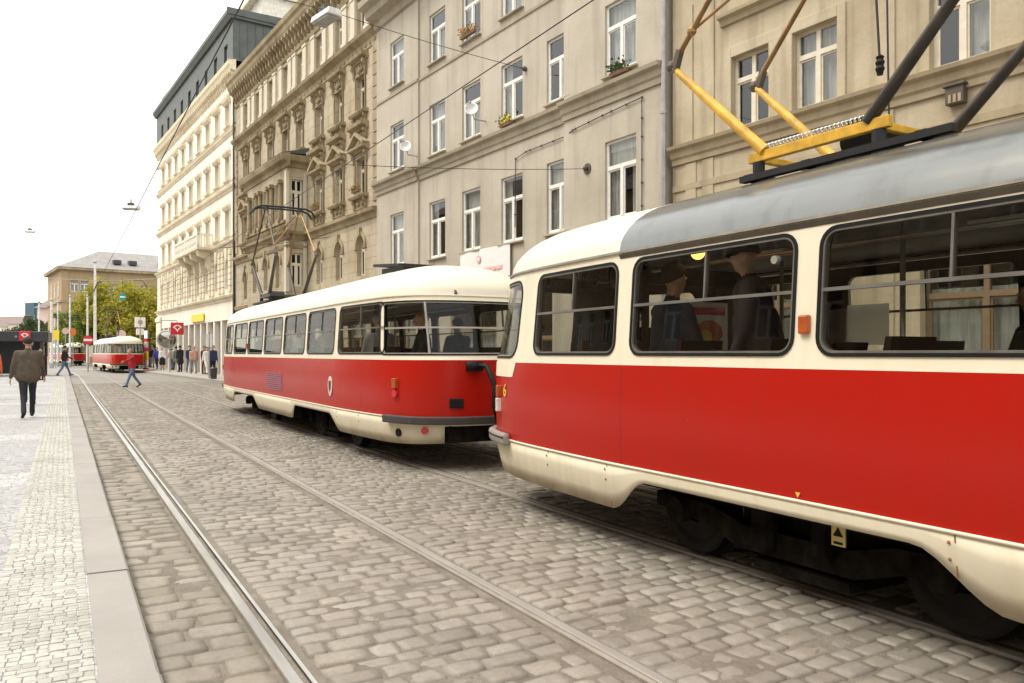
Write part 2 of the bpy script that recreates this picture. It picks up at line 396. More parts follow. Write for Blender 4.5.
ad = nt.nodes.new('ShaderNodeAddShader'); out = [n for n in nt.nodes if n.type == 'OUTPUT_WORLD'][0]
nt.links.new(bg.outputs[0], ad.inputs[0]); nt.links.new(bg2.outputs[0], ad.inputs[1]); nt.links.new(ad.outputs[0], out.inputs['Surface'])
sl = bpy.data.lights.new('sun', 'SUN'); sl.energy = 1.1; sl.angle = R(16); sl.color = (1, .95, .86)
so = bpy.data.objects.new('sun', sl); C.objects.link(so)
d = Vector((math.sin(R(SUN_AZ))*math.cos(R(SUN_EL)), math.cos(R(SUN_AZ))*math.cos(R(SUN_EL)), math.sin(R(SUN_EL))))
so.rotation_euler = (-d).to_track_quat('-Z', 'Y').to_euler(); so.location = d*60
sc.view_settings.view_transform = 'Standard'; sc.view_settings.look = 'None'; sc.view_settings.gamma = 1; sc.view_settings.exposure = .68
sc.cycles.max_bounces = 8; sc.cycles.transparent_max_bounces = 24; sc.cycles.use_denoising = True
sc.cycles.sample_clamp_indirect = 6

# ------------------------------------------------------------------ ground, road, pavements
FD = Vector((-.075, .9972, 0)); FN = Vector((.9972, .075, 0)); FO = FN*12
FROT = math.atan2(FD.y, FD.x)
def fpt(q, out=0, z=0):
    p = FO+FD*q-FN*out; return Vector((p.x, p.y, z))
def curve_off(y):            # the tracks bend gently to the left far down the street
    return 0 if y < 53 else -((y-53)**2)/1000.0
def kerb_left(y):            # outer edge of the left kerb
    return .38
struct(MB().add([(-1500, -600, -.1), (1500, -600, -.1), (1500, 2500, -.1), (-1500, 2500, -.1)], [(0, 1, 2, 3)]).build('ground', 'asphalt'))
# asphalt of the crossing beyond the setts
struct(MB().add([(-90, 44.3, -.004), (30, 44.3, -.004), (60, 190, -.004), (-90, 190, -.004)], [(0, 1, 2, 3)]).build('road', 'asphalt'))

def vnoise(x, y, s):
    return mnoise.noise(Vector((x*s, y*s, 3.1)))
def setts(name, mat, lanes, y0, y1, px, py, gap, res, zt=0.0, jit=.012, rough=.006, sink=.028, seed=1, stagger=True, cr=(.025, .10), und=.014):
    r = np.random.default_rng(seed)
    if res == 'hi': A = np.array([-1, -.93, -.5, .05, .5, .93, 1])
    elif res == 'mid': A = np.array([-1, -.94, 0, .94, 1])
    else: A = np.array([-1, -.8, .8, 1])
    n = len(A); a, b = np.meshgrid(A, A, indexing='ij'); a = a.ravel(); b = b.ravel()
    rim = np.maximum(np.abs(a), np.abs(b)); edge = rim > .99; mid2 = (rim > .75) & ~edge
    fc = np.array([(i*n+j, (i+1)*n+j, (i+1)*n+j+1, i*n+j+1) for i in range(n-1) for j in range(n-1)])
    V = []; F = []; off = 0
    for (lx0, lx1) in lanes:
        y = y0; row = 0; W = lx1-lx0; cnt = max(1, int(round(W/px)))
        while y < y1:
            h = py*(1+r.uniform(-.16, .16)); row += 1
            cuts = np.linspace(lx0, lx1, cnt+1); st = W/cnt
            if cnt > 1:
                cuts[1:-1] += r.uniform(-.24, .24, cnt-1)*st + (st*.22*(1 if row % 2 else -1) if stagger else 0)
            for k in range(cnt):
                cx = (cuts[k]+cuts[k+1])/2; cw = (cuts[k+1]-cuts[k])/2-gap/2*r.uniform(.6, 1.5); ch = h/2-gap/2*r.uniform(.6, 1.5)
                if cw < .01: continue
                cy = y+h/2+r.normal(0, jit*.5)
                rot = r.normal(0, .03 if res != 'hi' else .035)
                corner = r.uniform(*cr)
                aa = a*cw*(1-corner*b*b*a*a)*(1+.06*r.normal()*b); bb = b*ch*(1-corner*a*a*b*b)*(1+.06*r.normal()*a)
                x = cx+aa*math.cos(rot)-bb*math.sin(rot); yy = cy+aa*math.sin(rot)+bb*math.cos(rot)
                z = zt+r.normal(0, rough*.6)+aa*r.normal(0, rough*2.4)+bb*r.normal(0, rough*2.8)+.002*(1-(a*a+b*b)*.5)
                if res == 'hi': z = z+r.normal(0, .0013, len(a))
                z = z+und*np.array([vnoise(cx, cy, .55)])
                z = z-.011*(min(abs(cx-q_) for q_ in RAILS) < .3)*0; z = np.where(edge, z-sink, z); z = np.where(mid2, z-.0022, z)
                V.append(np.stack([x, yy, z], 1)); F.append(fc+off); off += n*n
            y += h
    V = np.concatenate(V); F = np.concatenate(F)
    me = bpy.data.meshes.new(name); me.from_pydata(V.tolist(), [], F.tolist()); me.materials.append(MATS[mat])
    me.polygons.foreach_set('use_smooth', [res != 'mid']*len(F)); me.update()
    return obj(name, me)
RAILS = [.944, 2.379, 4.15, 5.585]
def lanes_for(y): return [(.39, RAILS[0]-.075), (RAILS[0]+.115, RAILS[1]-.115), (RAILS[1]+.075, RAILS[2]-.075), (RAILS[2]+.115, RAILS[3]-.115), (RAILS[3]+.075, 8.6)]
L = lanes_for(0)
struct(setts('cobblestones', 'setts', L[1:4], -2, 15, .192, .143, .0115, 'hi', seed=3))
struct(setts('cobblestones', 'setts_dirty', L[:1], -2, 15, .2, .185, .014, 'hi', seed=4, rough=.010))
struct(setts('cobblestones', 'setts', L[:1]+L[1:4], 15, 44.3, .192, .143, .0105, 'lo', seed=5))
struct(setts('cobblestones', 'setts', L[4:], -2, 44.3, .22, .17, .015, 'lo', seed=6))
# joint filler: an uneven bed that nearly reaches the stone tops in patches
def bed(name, x0, x1, y0, y1, dx, dy):
    xs = np.arange(x0, x1+dx/2, dx); ys = np.arange(y0, y1+dy/2, dy); V = []
    for yv in ys:
        for xv in xs:
            cl = min(abs(xv-q_) for q_ in RAILS) < .16
            V.append((xv, yv, min(-.012 if cl else 9, -.0062+.009*vnoise(xv, yv, 2.4)+.006*vnoise(xv, yv, 9)+.014*vnoise(xv, yv, .55))))
    nx = len(xs); F = [(i*nx+j, i*nx+j+1, (i+1)*nx+j+1, (i+1)*nx+j) for i in range(len(ys)-1) for j in range(nx-1)]
    me = bpy.data.meshes.new(name); me.from_pydata(V, [], F); me.materials.append(MATS['joint_sand'])
    me.polygons.foreach_set('use_smooth', [True]*len(F)); me.update(); return obj(name, me)
struct(bed('road_bed', .36, 6.6, -2, 15, .06, .06))
struct(bed('road_bed', .36, 6.6, 15, 44.3, .2, .2)); struct(bed('road_bed', 6.6, 8.8, -2, 44.3, .2, .2))

# tracks: grooved rails laid flush with the setts
def rail_mesh(mb, x, side, dull=False):
    ys = [-2]+list(np.arange(0, 54, 6.0))+list(np.arange(54, 170, 3.0))
    prof = [(-.05, -.05), (-.05, .004), (-.046, .009), (.006, .009), (.010, .004), (.012, -.026), (.046, -.026), (.048, .0), (.068, .002), (.07, -.05)]
    prof = [(a, b+.003 if b > -.03 else b) for a, b in prof]
    if dull: prof = [(-.05, -.05), (-.05, .002), (-.046, .005), (.002, .005), (.006, .002), (.008, -.006), (.034, -.008), (.036, .0), (.05, .001), (.052, -.05)]
    n = len(prof)
    vs = []
    for y in ys:
        c = curve_off(y)
        for px, pz in prof: vs.append((x+side*px+c, y, pz))
    for j in range(n-1):
        mi = 0 if j in (1, 2, 3, 7) else (2 if j in (4, 5, 6) else 1)
        fs = [(i*n+j, i*n+j+1, (i+1)*n+j+1, (i+1)*n+j) for i in range(len(ys)-1)]
        mb.f.extend([tuple(k+len(mb.v) for k in f) for f in fs]); mb.m.extend([mi]*len(fs))
    mb.v.extend(vs)
for i, (a, b, lab) in enumerate(((0, 1, 'pair of shiny grooved tram rails running past the pavement kerb'), (2, 3, 'pair of tram rails under the big red and cream tram in front'))):
    t = thing('tram_track', lab, 'tram track', (0, 0, 0), 0, 'tram tracks set in the cobbles')
    for x, s in ((RAILS[a], 1), (RAILS[b], -1)):
        mb = MB(); rail_mesh(mb, x, s, x > 1); mb.build('rail', ['rail_steel' if x < 1 else 'rail_dull', 'rail_rust', 'rail_groove' if x < 1 else 'rail_dust'], t)

# left pavement with its kerb; it ends in a rounded corner at the crossing
def left_edge():
    pts = [(0.0, y) for y in (-3, 54)]
    for k in range(1, 13):
        a = R(90)*k/12; pts.append((-7+7*math.cos(a), 54+8*math.sin(a)))
    pts.append((-60, 62)); return pts
LE = left_edge()
def offs(x): return [(p[0]+x if p[1] <= 54 else p[0]+x*math.cos(R(90)*min(1, (i-1)/12)), p[1]+(x*math.sin(R(90)*min(1, max(0, (i-1)/12))) if p[1] > 54 else 0)) for i, p in enumerate(LE)]
inner, outer = offs(.135), offs(.38)
mb = MB(); vs = [(x, y, .0935) for x, y in inner]+[(-60, y, .0935) for x, y in inner]; n = len(inner)
mb.add(vs, [(i, i+1, n+i+1, n+i) for i in range(n-1)]); struct(mb.build('pavement', 'pavement_mosaic'))
mb = MB()
y = -1.92
rk = random.Random(5)
while y < 53.9:                                    # long straight kerb stones with fine joints
    ln = min(1.9, 54-y); z = .104+rk.uniform(-.004, .004); dx = rk.uniform(-.004, .004)
    prof = [(.135, -.06), (.135, z-.004), (.142, z), (.362+dx, z-.003), (.376+dx, z-.016), (.381+dx, -.06)]
    mb.prism(prof, 'y', y+.004, y+ln-.004); y += 1.9
for i in range(1, n-1):
    (x0, y0), (x1, y1), (x2, y2), (x3, y3) = inner[i], inner[i+1], outer[i+1], outer[i]
    mb.add([(x0, y0, .104), (x1, y1, .104), (x2, y2, .102), (x3, y3, .102), (x2, y2, -.06), (x3, y3, -.06)], [(0, 1, 2, 3), (3, 2, 4, 5)])
struct(mb.build('kerb', 'kerb_granite'))
struct(setts('mosaic_strip', 'mosaic', [(-.335, .128)], -.5, 20, .056, .058, .0045, 'mid', zt=.1, jit=.003, rough=.0016, sink=.006, seed=9, stagger=False, und=0, cr=(.0, .05)))
struct(setts('mosaic_strip', 'mosaic', [(-.335, .128)], 20, 53.5, .056, .12, .006, 'lo', zt=.1, jit=.003, rough=.002, sink=.016, seed=10, stagger=False, und=0))

# right pavement between kerb and facades, rising a little towards the far corner
def rise(q): return .12+max(0, q-38)*.0042
mb = MB(); qs = list(range(-8, 71, 3))+[70.2]; vs = []
for q in qs:
    o = 2.05-.0125*max(0, q-38)
    a = fpt(q, o); b = fpt(q, o-.22); c = fpt(q, -.3)
    z = rise(q); vs += [(a.x, a.y, -.06), (a.x, a.y, .12), (b.x, b.y, .125), (c.x, c.y, z+.06)]
fs = []
mi = []
for i in range(len(qs)-1):
    for j in range(3): fs.append((i*4+j, i*4+j+1, (i+1)*4+j+1, (i+1)*4+j)); mi.append(0 if j < 2 else 1)
mb.v = vs; mb.f = fs; mb.m = mi
struct(mb.build('pavement', ['kerb_granite', 'right_paving']))
def pave_z(q, o): return rise(q)
# far hill
mb = MB(); pts = []
hx = [(-900, 900, 20), (-600, 930, 46), (-400, 950, 58), (-230, 960, 52), (-120, 970, 47), (-60, 980, 38), (-30, 985, 30), (0, 990, 22), (60, 1000, 8)]
vs = []
for x, y, z in hx:
    vs += [(x, y-90, -.1), (x, y-40, z*.55), (x, y, z), (x, y+120, -.1)]
mb.add(vs, [(i*4+j, i*4+j+1, (i+1)*4+j+1, (i+1)*4+j) for i in range(len(hx)-1) for j in range(3)])
struct(mb.build('hill', 'hill_haze', smooth=True))
# ------------------------------------------------------------------ trams
HALF = [(0, 7.0), (-.5, 6.94), (-.88, 6.70), (-1.06, 6.32), (-1.16, 5.8), (-1.22, 5.0), (-1.25, 4.2)]
def catmull(P, n=14):
    out = []
    for i in range(len(P)-1):
        p0 = P[max(i-1, 0)] if i > 0 else (-P[1][0], P[1][1]); p1 = P[i]; p2 = P[i+1]; p3 = P[i+2] if i+2 < len(P) else (P[i+1][0], P[i+1][1]-.8)
        for k in range(n):
            t = k/n
            out.append(tuple(.5*((2*b)+(-a+c)*t+(2*a-5*b+4*c-d)*t*t+(-a+3*b-3*c+d)*t**3) for a, b, c, d in zip(p0, p1, p2, p3)))
    out.append(P[-1]); return out
_h = catmull(HALF)
_left = _h+[(-1.25, y) for y in np.linspace(4.0, -4.0, 17)]+[(x, -y) for x, y in reversed(_h)]
_OUT = np.array(_left+[(-x, y) for x, y in reversed(_left[:-1])][:])
_S = np.concatenate([[0], np.cumsum(np.hypot(*np.diff(_OUT, axis=0).T))]); TT = _S[-1]
def base2(t):
    t = t % TT; return float(np.interp(t, _S, _OUT[:, 0])), float(np.interp(t, _S, _OUT[:, 1]))
_nl = len(_left); _yl = _OUT[:_nl, 1][::-1]; _sl = _S[:_nl][::-1]
def tl(y): return float(np.interp(y, _yl, _sl))
ZB, ZBELT, ZTOP = .67, 1.42, 2.27
def SP(t, z, off=0):
    x, y = base2(t); x2, y2 = base2(t+.01); x1, y1 = base2(t-.01)
    dx, dy = x2-x1, y2-y1; l = math.hypot(dx, dy) or 1
    nx, ny = -dy/l, dx/l
    if nx*x+ny*y < 0: nx, ny = -nx, -ny
    k = 0; ky = 0
    if z > ZBELT: k = .045*(z-ZBELT)/.85; ky = .34*(z-ZBELT)/.85
    elif z < ZB: q = (ZB-z)/.37; k = .05*q**1.6; ky = .10*q
    else: q = (z-ZB)/(ZBELT-ZB); k = -.012*math.sin(PI*q)
    ey = max(0, abs(y)-4.6)/2.4
    x *= 1-k; y -= math.copysign(ky*ey**2, y)
    return Vector((x+nx*off, y+ny*off, z))
def strip(mb, cols, off=0, mi=0):
    """cols: list of (t, [(z0, z1), ...]) with equal interval counts; joins neighbours with quads."""
    for (ta, za), (tb, zb) in zip(cols[:-1], cols[1:]):
        for (a0, a1), (b0, b1) in zip(za, zb):
            if abs(a1-a0)+abs(b1-b0) < 1e-6: continue
            mb.add([SP(ta, a0, off), SP(tb, b0, off), SP(tb, b1, off), SP(ta, a1, off)], [(0, 1, 2, 3)], mi)
def trange(t0, t1, step=.14):
    n = max(1, int(math.ceil((t1-t0)/step))); return [t0+(t1-t0)*i/n for i in range(n+1)]
def hole_z(t, win):
    t0, t1, z0, z1, r = win; d = min(t-t0, t1-t); d = max(0, d)
    dz = r-math.sqrt(max(0, r*r-(r-d)**2)) if d < r else 0
    return z0+dz, z1-dz
def hole_ts(win, step):
    t0, t1, z0, z1, r = win
    c = [r*(1-math.cos(R(90)*i/5)) for i in range(6)]
    return [t0+x for x in c]+trange(t0+r, t1-r, step)[1:-1]+[t1-x for x in reversed(c)]
def cell(mb, c0, c1, zb, zt, win, off=0, mi=0, step=.14):
    zm = (win[2]+win[3])/2
    full = lambda t: (t, [(zb, zm), (zm, zt)])
    strip(mb, [full(t) for t in trange(c0, win[0], step)], off, mi)
    strip(mb, [full(t) for t in trange(win[1], c1, step)], off, mi)
    cols = []
    for t in hole_ts(win, step):
        a, b = hole_z(t, win); cols.append((t, [(zb, a), (b, zt)]))
    # close the straight sides exactly
    strip(mb, [(win[0], [(zb, win[2]+win[4]), (win[3]-win[4], zt)])]+cols[1:-1]+[(win[1], [(zb, win[2]+win[4]), (win[3]-win[4], zt)])], off, mi)
def grow(win, d): return (win[0]-d, win[1]+d, win[2]-d, win[3]+d, max(.01, win[4]+d))
def loop_of(win, step=.14):
    ts = hole_ts(win, step); lo = [(t, hole_z(t, win)[0]) for t in ts]; hi = [(t, hole_z(t, win)[1]) for t in ts]
    return lo+hi[::-1]
def ring(mb, win, din, dout, o1, o2, step=.14, mi=0):
    A = loop_of(grow(win, din), step); B = loop_of(grow(win, dout), step); n = min(len(A), len(B))
    if len(A) != len(B):
        return
    rows = [[SP(t, z, o1-.03) for t, z in A], [SP(t, z, o2) for t, z in A], [SP(t, z, o2) for t, z in B], [SP(t, z, o1-.004) for t, z in B]]
    vs = sum(rows, [])
    mb.add(vs, [(k*n+i, k*n+(i+1) % n, (k+1)*n+(i+1) % n, (k+1)*n+i) for k in range(3) for i in range(n)], mi)
def pane_mesh(mb, win, off, step=.14):
    cols = []
    for t in hole_ts(win, step):
        a, b = hole_z(t, win); m = (a+b)/2; cols.append((t, [(a, m), (m, b)]))
    strip(mb, cols, off)
def barseg(mb, t0, t1, z0, z1, o0, o1, step=.3, mi=0):
    ts = trange(t0, t1, step)
    rows = [[SP(t, z0, o0) for t in ts], [SP(t, z0, o1) for t in ts], [SP(t, z1, o1) for t in ts], [SP(t, z1, o0) for t in ts]]
    n = len(ts); vs = sum(rows, [])
    fs = [((k % 4)*n+i, (k % 4)*n+i+1, ((k+1) % 4)*n+i+1, ((k+1) % 4)*n+i) for k in range(4) for i in range(n-1)]
    fs += [(0, n, 2*n, 3*n), (n-1, 2*n-1, 3*n-1, 4*n-1)]
    mb.add(vs, fs, mi)
SIDE = [(4.22, 5.5), (2.55, 4.03), (.9, 2.38), (-.75, .73), (-2.4, -.92), (-4.1, -2.57), (-6.0, -4.3)]
WZ0, WZ1 = 1.5, 2.2
BOG = 2.84
def skirt_bottom(y):
    d = min(abs(y-BOG), abs(y+BOG)); e = 1.24-d         # >0 inside a wheel opening
    lo, hi = .32, .575
    q = max(0, min(1, (e+.22)/.44)); q = q*q*(3-2*q)
    z = lo+(hi-lo)*q
    if abs(y) > 5.9: z += .04*((abs(y)-5.9)/1.1)**2
    return z
def roof_pt(t, r):
    o = SP(t, ZTOP); c = Vector((0, max(-5.5, min(5.5, o.y)), 0)); h = Vector((o.x, o.y, 0)); p = c+(h-c)*r
    return Vector((p.x, p.y, ZTOP+.49*(max(0, 1-r**2.6))**.55))

def wheel_mesh():
    mb = MB()
    prof = [(.0, .03), (.10, .03), (.11, .06), (.24, .045), (.27, .065), (.315, .065), (.335, .06), (.335, -.035), (.36, -.04), (.36, -.06), (.0, -.06)]
    n = 36; vs = []
    for r, x in prof:
        for j in range(n): vs.append((x, r*math.cos(2*PI*j/n), r*math.sin(2*PI*j/n)))
    mb.add(vs, [(i*n+j, i*n+(j+1) % n, (i+1)*n+(j+1) % n, (i+1)*n+j) for i in range(len(prof)-1) for j in range(n)])
    return mb.mesh('wheel', 'wheel_steel', smooth=False)
def pantograph(root, y0, ztop=5.2, zb=2.95, old=False):
    bars = MB()
    for sx in (-.42, .42):
        bars.bar((sx, y0-.58, zb), (sx, y0+.56, zb), .05, .075)
    for sy in (-.5, .5): bars.bar((-.395, y0+sy, zb-.01), (.395, y0+sy, zb-.01), .05, .05)
    p = bars.build('pantograph', 'panto_yellow' if not old else 'panto_dark', root, bevel=.006)
    fr = MB()
    for sx in (-.62, .62): fr.bar((sx, y0-1.1, zb-.20), (sx, y0+.45, zb-.20), .06, .045)
    for sy in (-.9, -.1, .4): fr.bar((-.62, y0+sy, zb-.19), (.62, y0+sy, zb-.19), .07, .05)
    for sx in (-.42, .42):
        for sy in (-.5, .48): fr.tube([(sx, y0+sy, zb-.19), (sx, y0+sy, zb-.04)], .045, 10)
    fr.tube([(-.36, y0-.30, zb-.03), (-.05, y0-.30, zb-.03)], .135, 20); fr.tube([(.1, y0+.3, zb-.04), (.5, y0+.3, zb-.04)], .09, 14)
    fr.build('mounting_frame', 'black_metal', p)
    sp = MB(); pts = []
    for i in range(140):
        a = i*2*PI/5; pts.append((-.42+.018*math.cos(a), y0-.45+.9*i/139, zb+.062+.018*math.sin(a)))
    sp.tube(pts, .006, 5); sp.build('spring', 'bright_metal', p, smooth=True)
    kn = []
    for sy, far in ((1, False), (-1, True)):
        for sx in (-.5, .5):
            a = (sx*.84, y0+sy*.42, zb+.03); k = (sx*.96, y0+sy*1.36, zb+.93); kn.append(k)
            mb = MB(); mb.tube([a, tuple(Vector(a).lerp(Vector(k), .55)), k], [.045, .037, .027], 12)
            mb.build('lower_arm', 'panto_dark' if far or old else 'panto_yellow', p, smooth=False, auto=40)
            mb = MB(); mb.ball(k, .05, 10, 6); mb.bar((k[0], k[1]-.03, k[2]-.06), (k[0], k[1]-sy*.1, k[2]+.11), .05, .05)
            mb.build('joint', 'copper_dark', p)
            top = (sx*.84, y0+sy*.12, ztop-.1); pass
            mb = MB(); mb.tube([k, top], [.024, .018], 8)
            mb.build('upper_arm', 'panto_bronze' if not old else ('panto_dark' if sx < 0 else 'panto_bronze'), p, auto=40)
        k0 = Vector((-.48, y0+sy*1.36, zb+.93)); t0 = Vector((-.42, y0+sy*.12, ztop-.1)); t1 = Vector((.42, y0+sy*.12, ztop-.1))
        mb = MB(); j = k0.lerp(t0, .18); mb.tube([j, j.lerp(t1, .95)], .013, 6); mb.ball(j, .04, 8, 5)
        mb.build('brace', 'panto_bronze', p)
    mb = MB()
    for sy in (-.16, .16):
        mb.tube([(-.78, y0+sy, ztop-.20), (-.7, y0+sy, ztop-.07), (-.55, y0+sy, ztop-.01), (0, y0+sy, ztop), (.55, y0+sy, ztop-.01), (.7, y0+sy, ztop-.07), (.78, y0+sy, ztop-.20)], .026, 8)
    for sx in (-.42, .42): mb.bar((sx, y0-.2, ztop-.06), (sx, y0+.2, ztop-.06), .04, .05)
    mb.build('contact_bow', 'black_metal', p)
    if not old:
        mb = MB(); mb.tube([(-.1, y0-.35, zb), (-.08, y0-.3, ztop-.1)], .007, 5); mb.build('pull_cord', 'wire_black', p)
    return p

def seat_mesh():
    mb = MB()
    mb.box(-.21, .21, -.2, .22, .42, .47); 
    mb.add([(-.21, -.22, .45), (.21, -.22, .45), (.2, -.30, .92), (-.2, -.30, .92), (-.21, -.17, .45), (.21, -.17, .45), (.2, -.26, .92), (-.2, -.26, .92)],
           [(0, 1, 2, 3), (7, 6, 5, 4), (0, 4, 5, 1), (1, 5, 6, 2), (2, 6, 7, 3), (3, 7, 4, 0)])
    mb.tube([(-.18, -.1, 0), (-.18, -.1, .42)], .02, 6); mb.tube([(.18, -.1, 0), (.18, -.1, .42)], .02, 6)
    return mb.mesh('seat', 'seat_red')
SEAT = seat_mesh(); WHEEL = wheel_mesh()
FLOOR = .68

def tram(label, loc, rz, roof='roof_cream', near=False, group='red and cream trams', panto=2.9, number=None, full=True, face='rear'):
    root = thing('tram', label, 'tram', loc, rz, group)
    st = .14 if full else .3
    T0 = tl(SIDE[0][1]); TF = tl(5.87); TR = TT/2
    # red lower body
    mb = MB(); ts = trange(0, TT, st); steps = [ZB, .8, .95, 1.1, 1.25, ZBELT]
    tstep = tl(5.86)
    for a, b in zip(ts[:-1], ts[1:]):
        for z0, z1 in zip(steps[:-1], steps[1:]):
            mb.add([SP(a, z0), SP(b, z0), SP(b, z1), SP(a, z1)], [(0, 1, 2, 3)])
    body = mb.build('lower_body', 'tram_red', root, smooth=True)
    # cream apron under the windscreen
    mb = MB(); cols = []
    for t in trange(-tstep, tstep, .07):
        e = min(1, (tstep-abs(t))/.09); cols.append((t, [(1.42-.14*math.sqrt(max(0, 1-(1-e)**2)), 1.425)]))
    strip(mb, cols, .004); mb.build('front_apron', 'tram_cream', root, smooth=True)
    # skirt
    mb = MB(); cols = []
    for t in trange(0, TT, .07 if full else .2):
        y = base2(t)[1]; zb = skirt_bottom(y); cols.append((t, [(zb, zb+(ZB-zb)*.35), (zb+(ZB-zb)*.35, zb+(ZB-zb)*.7), (zb+(ZB-zb)*.7, ZB)]))
    strip(mb, cols, .006)
    # open the skirt at the couplers: drop the faces at the middle of both ends
    keep = []
    for f, m in zip(mb.f, mb.m):
        c = sum((Vector(mb.v[i]) for i in f), Vector())/4
        if abs(c.x) < (.62 if c.y < 0 else .5) and abs(c.y) > 6 and c.z < .6: continue
        keep.append((f, m))
    mb.f = [k[0] for k in keep]; mb.m = [k[1] for k in keep]
    sk = mb.build('skirt', 'skirt_cream', root, smooth=True)
    md = sk.modifiers.new('Solidify', 'SOLIDIFY'); md.thickness = .012; md.offset = -1
    if full:
        mb = MB()
        for y in (5.2, 4.3, 1.6, -1.6, -4.3, -5.2):
            t = tl(y); mb.add([SP(t-.004, skirt_bottom(y)+.01, .009), SP(t+.004, skirt_bottom(y)+.01, .009), SP(t+.004, ZB, .009), SP(t-.004, ZB, .009)], [(0, 1, 2, 3)])
            for zz in (.62, .54):
                if zz > skirt_bottom(y):
                    for dt in (-.03,): mb.ball(SP(t+dt, zz, .006), .009, 6, 4)
            mb.build('seam', 'rust', sk); mb = MB()
        for y in (4.12, .82, -2.5, -5.3):
            t = tl(y); sm = MB(); [sm.add([SP(t-.0025, z0, .0015), SP(t+.0025, z0, .0015), SP(t+.0025, z1, .0015), SP(t-.0025, z1, .0015)], [(0, 1, 2, 3)]) for z0, z1 in ((.69, .95), (.95, 1.2), (1.2, 1.4))]; sm.build('panel_seam', 'cloth_maroon', body)
        mb = MB(); barseg(mb, 0, TT, ZB-.007, ZB+.012, .002, .013, .14); mb.build('moulding', 'tram_cream', body, smooth=True)
    # window band
    wins = []
    for a, b in SIDE:
        wins.append(('window', (tl(b), tl(a), WZ0, WZ1, .10)))
    fw = ('windscreen', (-TF, TF, 1.47, 2.19, .16)); rw = ('rear_window', (TR-TF, TR+TF, 1.49, 2.19, .12))
    left = [w for _, w in wins]
    right = [(TT-w[1], TT-w[0], w[2], w[3], w[4]) for w in left][::-1]
    allw = [fw[1]]+left+[rw[1]]+right; names = ['windscreen']+['window']*7+['rear_window']+['window']*7
    edges = []
    for i, w in enumerate(allw):
        nx = allw[(i+1) % len(allw)]; s = nx[0] if i+1 < len(allw) else nx[0]+TT
        edges.append((w[1]+s)/2)
    mb = MB(); mi = MB()
    for i, w in enumerate(allw):
        c0 = edges[i-1] if i else edges[-1]-TT; c1 = edges[i]
        cell(mb, c0, c1, ZBELT, ZTOP, w, 0, 0, st)
        if full: cell(mi, c0, c1, FLOOR+.04, 2.30, grow(w, -.02), -.055, 0, st)
    mb.build('window_band', 'tram_cream', root, smooth=False, auto=35)
    if full: mi.build('inner_lining', 'inner_brown', root, auto=35)
    for i, (w, nm) in enumerate(zip(allw, names)):
        mb = MB(); ring(mb, w, -.010, .010, .0, .008, st)
        o = mb.build(nm, 'rubber', root, auto=40)
        if full:
            mb = MB(); ring(mb, grow(w, -.010), -.013, 0, -.006, .003, st)
            if nm == 'window':
                zc = 1.86
                barseg(mb, w[0]+.01, w[1]-.01, zc-.010, zc+.010, -.03, .004, .3)
                tc = (w[0]+w[1])/2; barseg(mb, tc-.007, tc+.007, zc, w[3]-.01, -.03, .002)
            else:
                zc = 1.84
                if nm == 'rear_window': barseg(mb, w[0]+.02, w[1]-.02, zc-.012, zc+.012, -.02, .004, .14)
                tm = (w[0]+w[1])/2
                for dt in (-.86, .86): barseg(mb, tm+dt-.014, tm+dt+.014, w[2]+.01, w[3]-.01, -.02, .006)
            mb.build('frame', 'frame_metal' if nm == 'window' else 'bumper_grey', o)
        mb = MB(); pane_mesh(mb, grow(w, -.008), -.012, st); mb.build('pane', 'tram_glass', o, smooth=True)
    # roof
    rs = [1.0, .985, .96, .92, .86, .78, .68, .55, .4, .2, 0.0]
    main = MB(); fr = MB()
    ts = trange(0, TT, st)
    for a, b in zip(ts[:-1], ts[1:]):
        ym = base2((a+b)/2)[1]
        tgt = fr if (near and ym > 4.25) else main
        for r0, r1 in zip(rs[:-1], rs[1:]):
            P = [roof_pt(a, r0), roof_pt(b, r0), roof_pt(b, r1), roof_pt(a, r1)]
            tgt.add(P, [(0, 1, 2, 3)])
    main.build('roof', roof, root, smooth=True)
    if near: fr.build('roof_front', 'roof_cream', root, smooth=True)
    mb = MB(); barseg(mb, 0, TT, ZTOP-.008, ZTOP+.010, -.01, .018, .14); mb.build('gutter', 'bumper_grey' if near else 'roof_cream', root)
    if near:
        mb = MB(); ts = trange(tl(4.2), tl(-5.5), .3)
        for a, b in zip(ts[:-1], ts[1:]):
            P = [SP(a, ZTOP-.05, .004), SP(b, ZTOP-.05, .004), SP(b, ZTOP-.018, .02), SP(a, ZTOP-.018, .02)]; mb.add(P, [(0, 1, 2, 3)])
        mb.build('drip_strip', 'copper_dark', root)
    mb = MB()
    mb.prism([(-.66, 2.67), (.66, 2.67), (.66, 2.70), (.5, 2.745), (0, 2.785), (-.5, 2.745), (-.66, 2.70)], 'y', -4.6, 4.5)
    wk = mb.build('roof_walkway', roof, root, bevel=.008)
    if full:
        mb = MB()
        for sx in (-1, 1): mb.bar((sx*.664, -4.6, 2.685), (sx*.664, 4.5, 2.685), .012, .026)
        mb.build('edge_trim', 'copper_dark', wk)
        # interior
        mb = MB(); mb.prism([(p[0]*.94, p[1]*.96) for p in _OUT[:-1:3]], 'z', FLOOR-.04, FLOOR); mb.build('floor', 'inner_floor', root)
        mb = MB(); mb.prism([(p[0]*.88, p[1]*.93) for p in _OUT[:-1:3]], 'z', 2.31, 2.34)
        cl = mb.build('ceiling', 'inner_ceiling', root)
        mb = MB()
        for y in (3.9, 1.9, -.1, -2.1, -4.1):
            mb = MB(); mb.box(-.12, .12, y-.3, y+.3, 2.285, 2.308); mb.build('light_fitting', 'window_cream', cl)
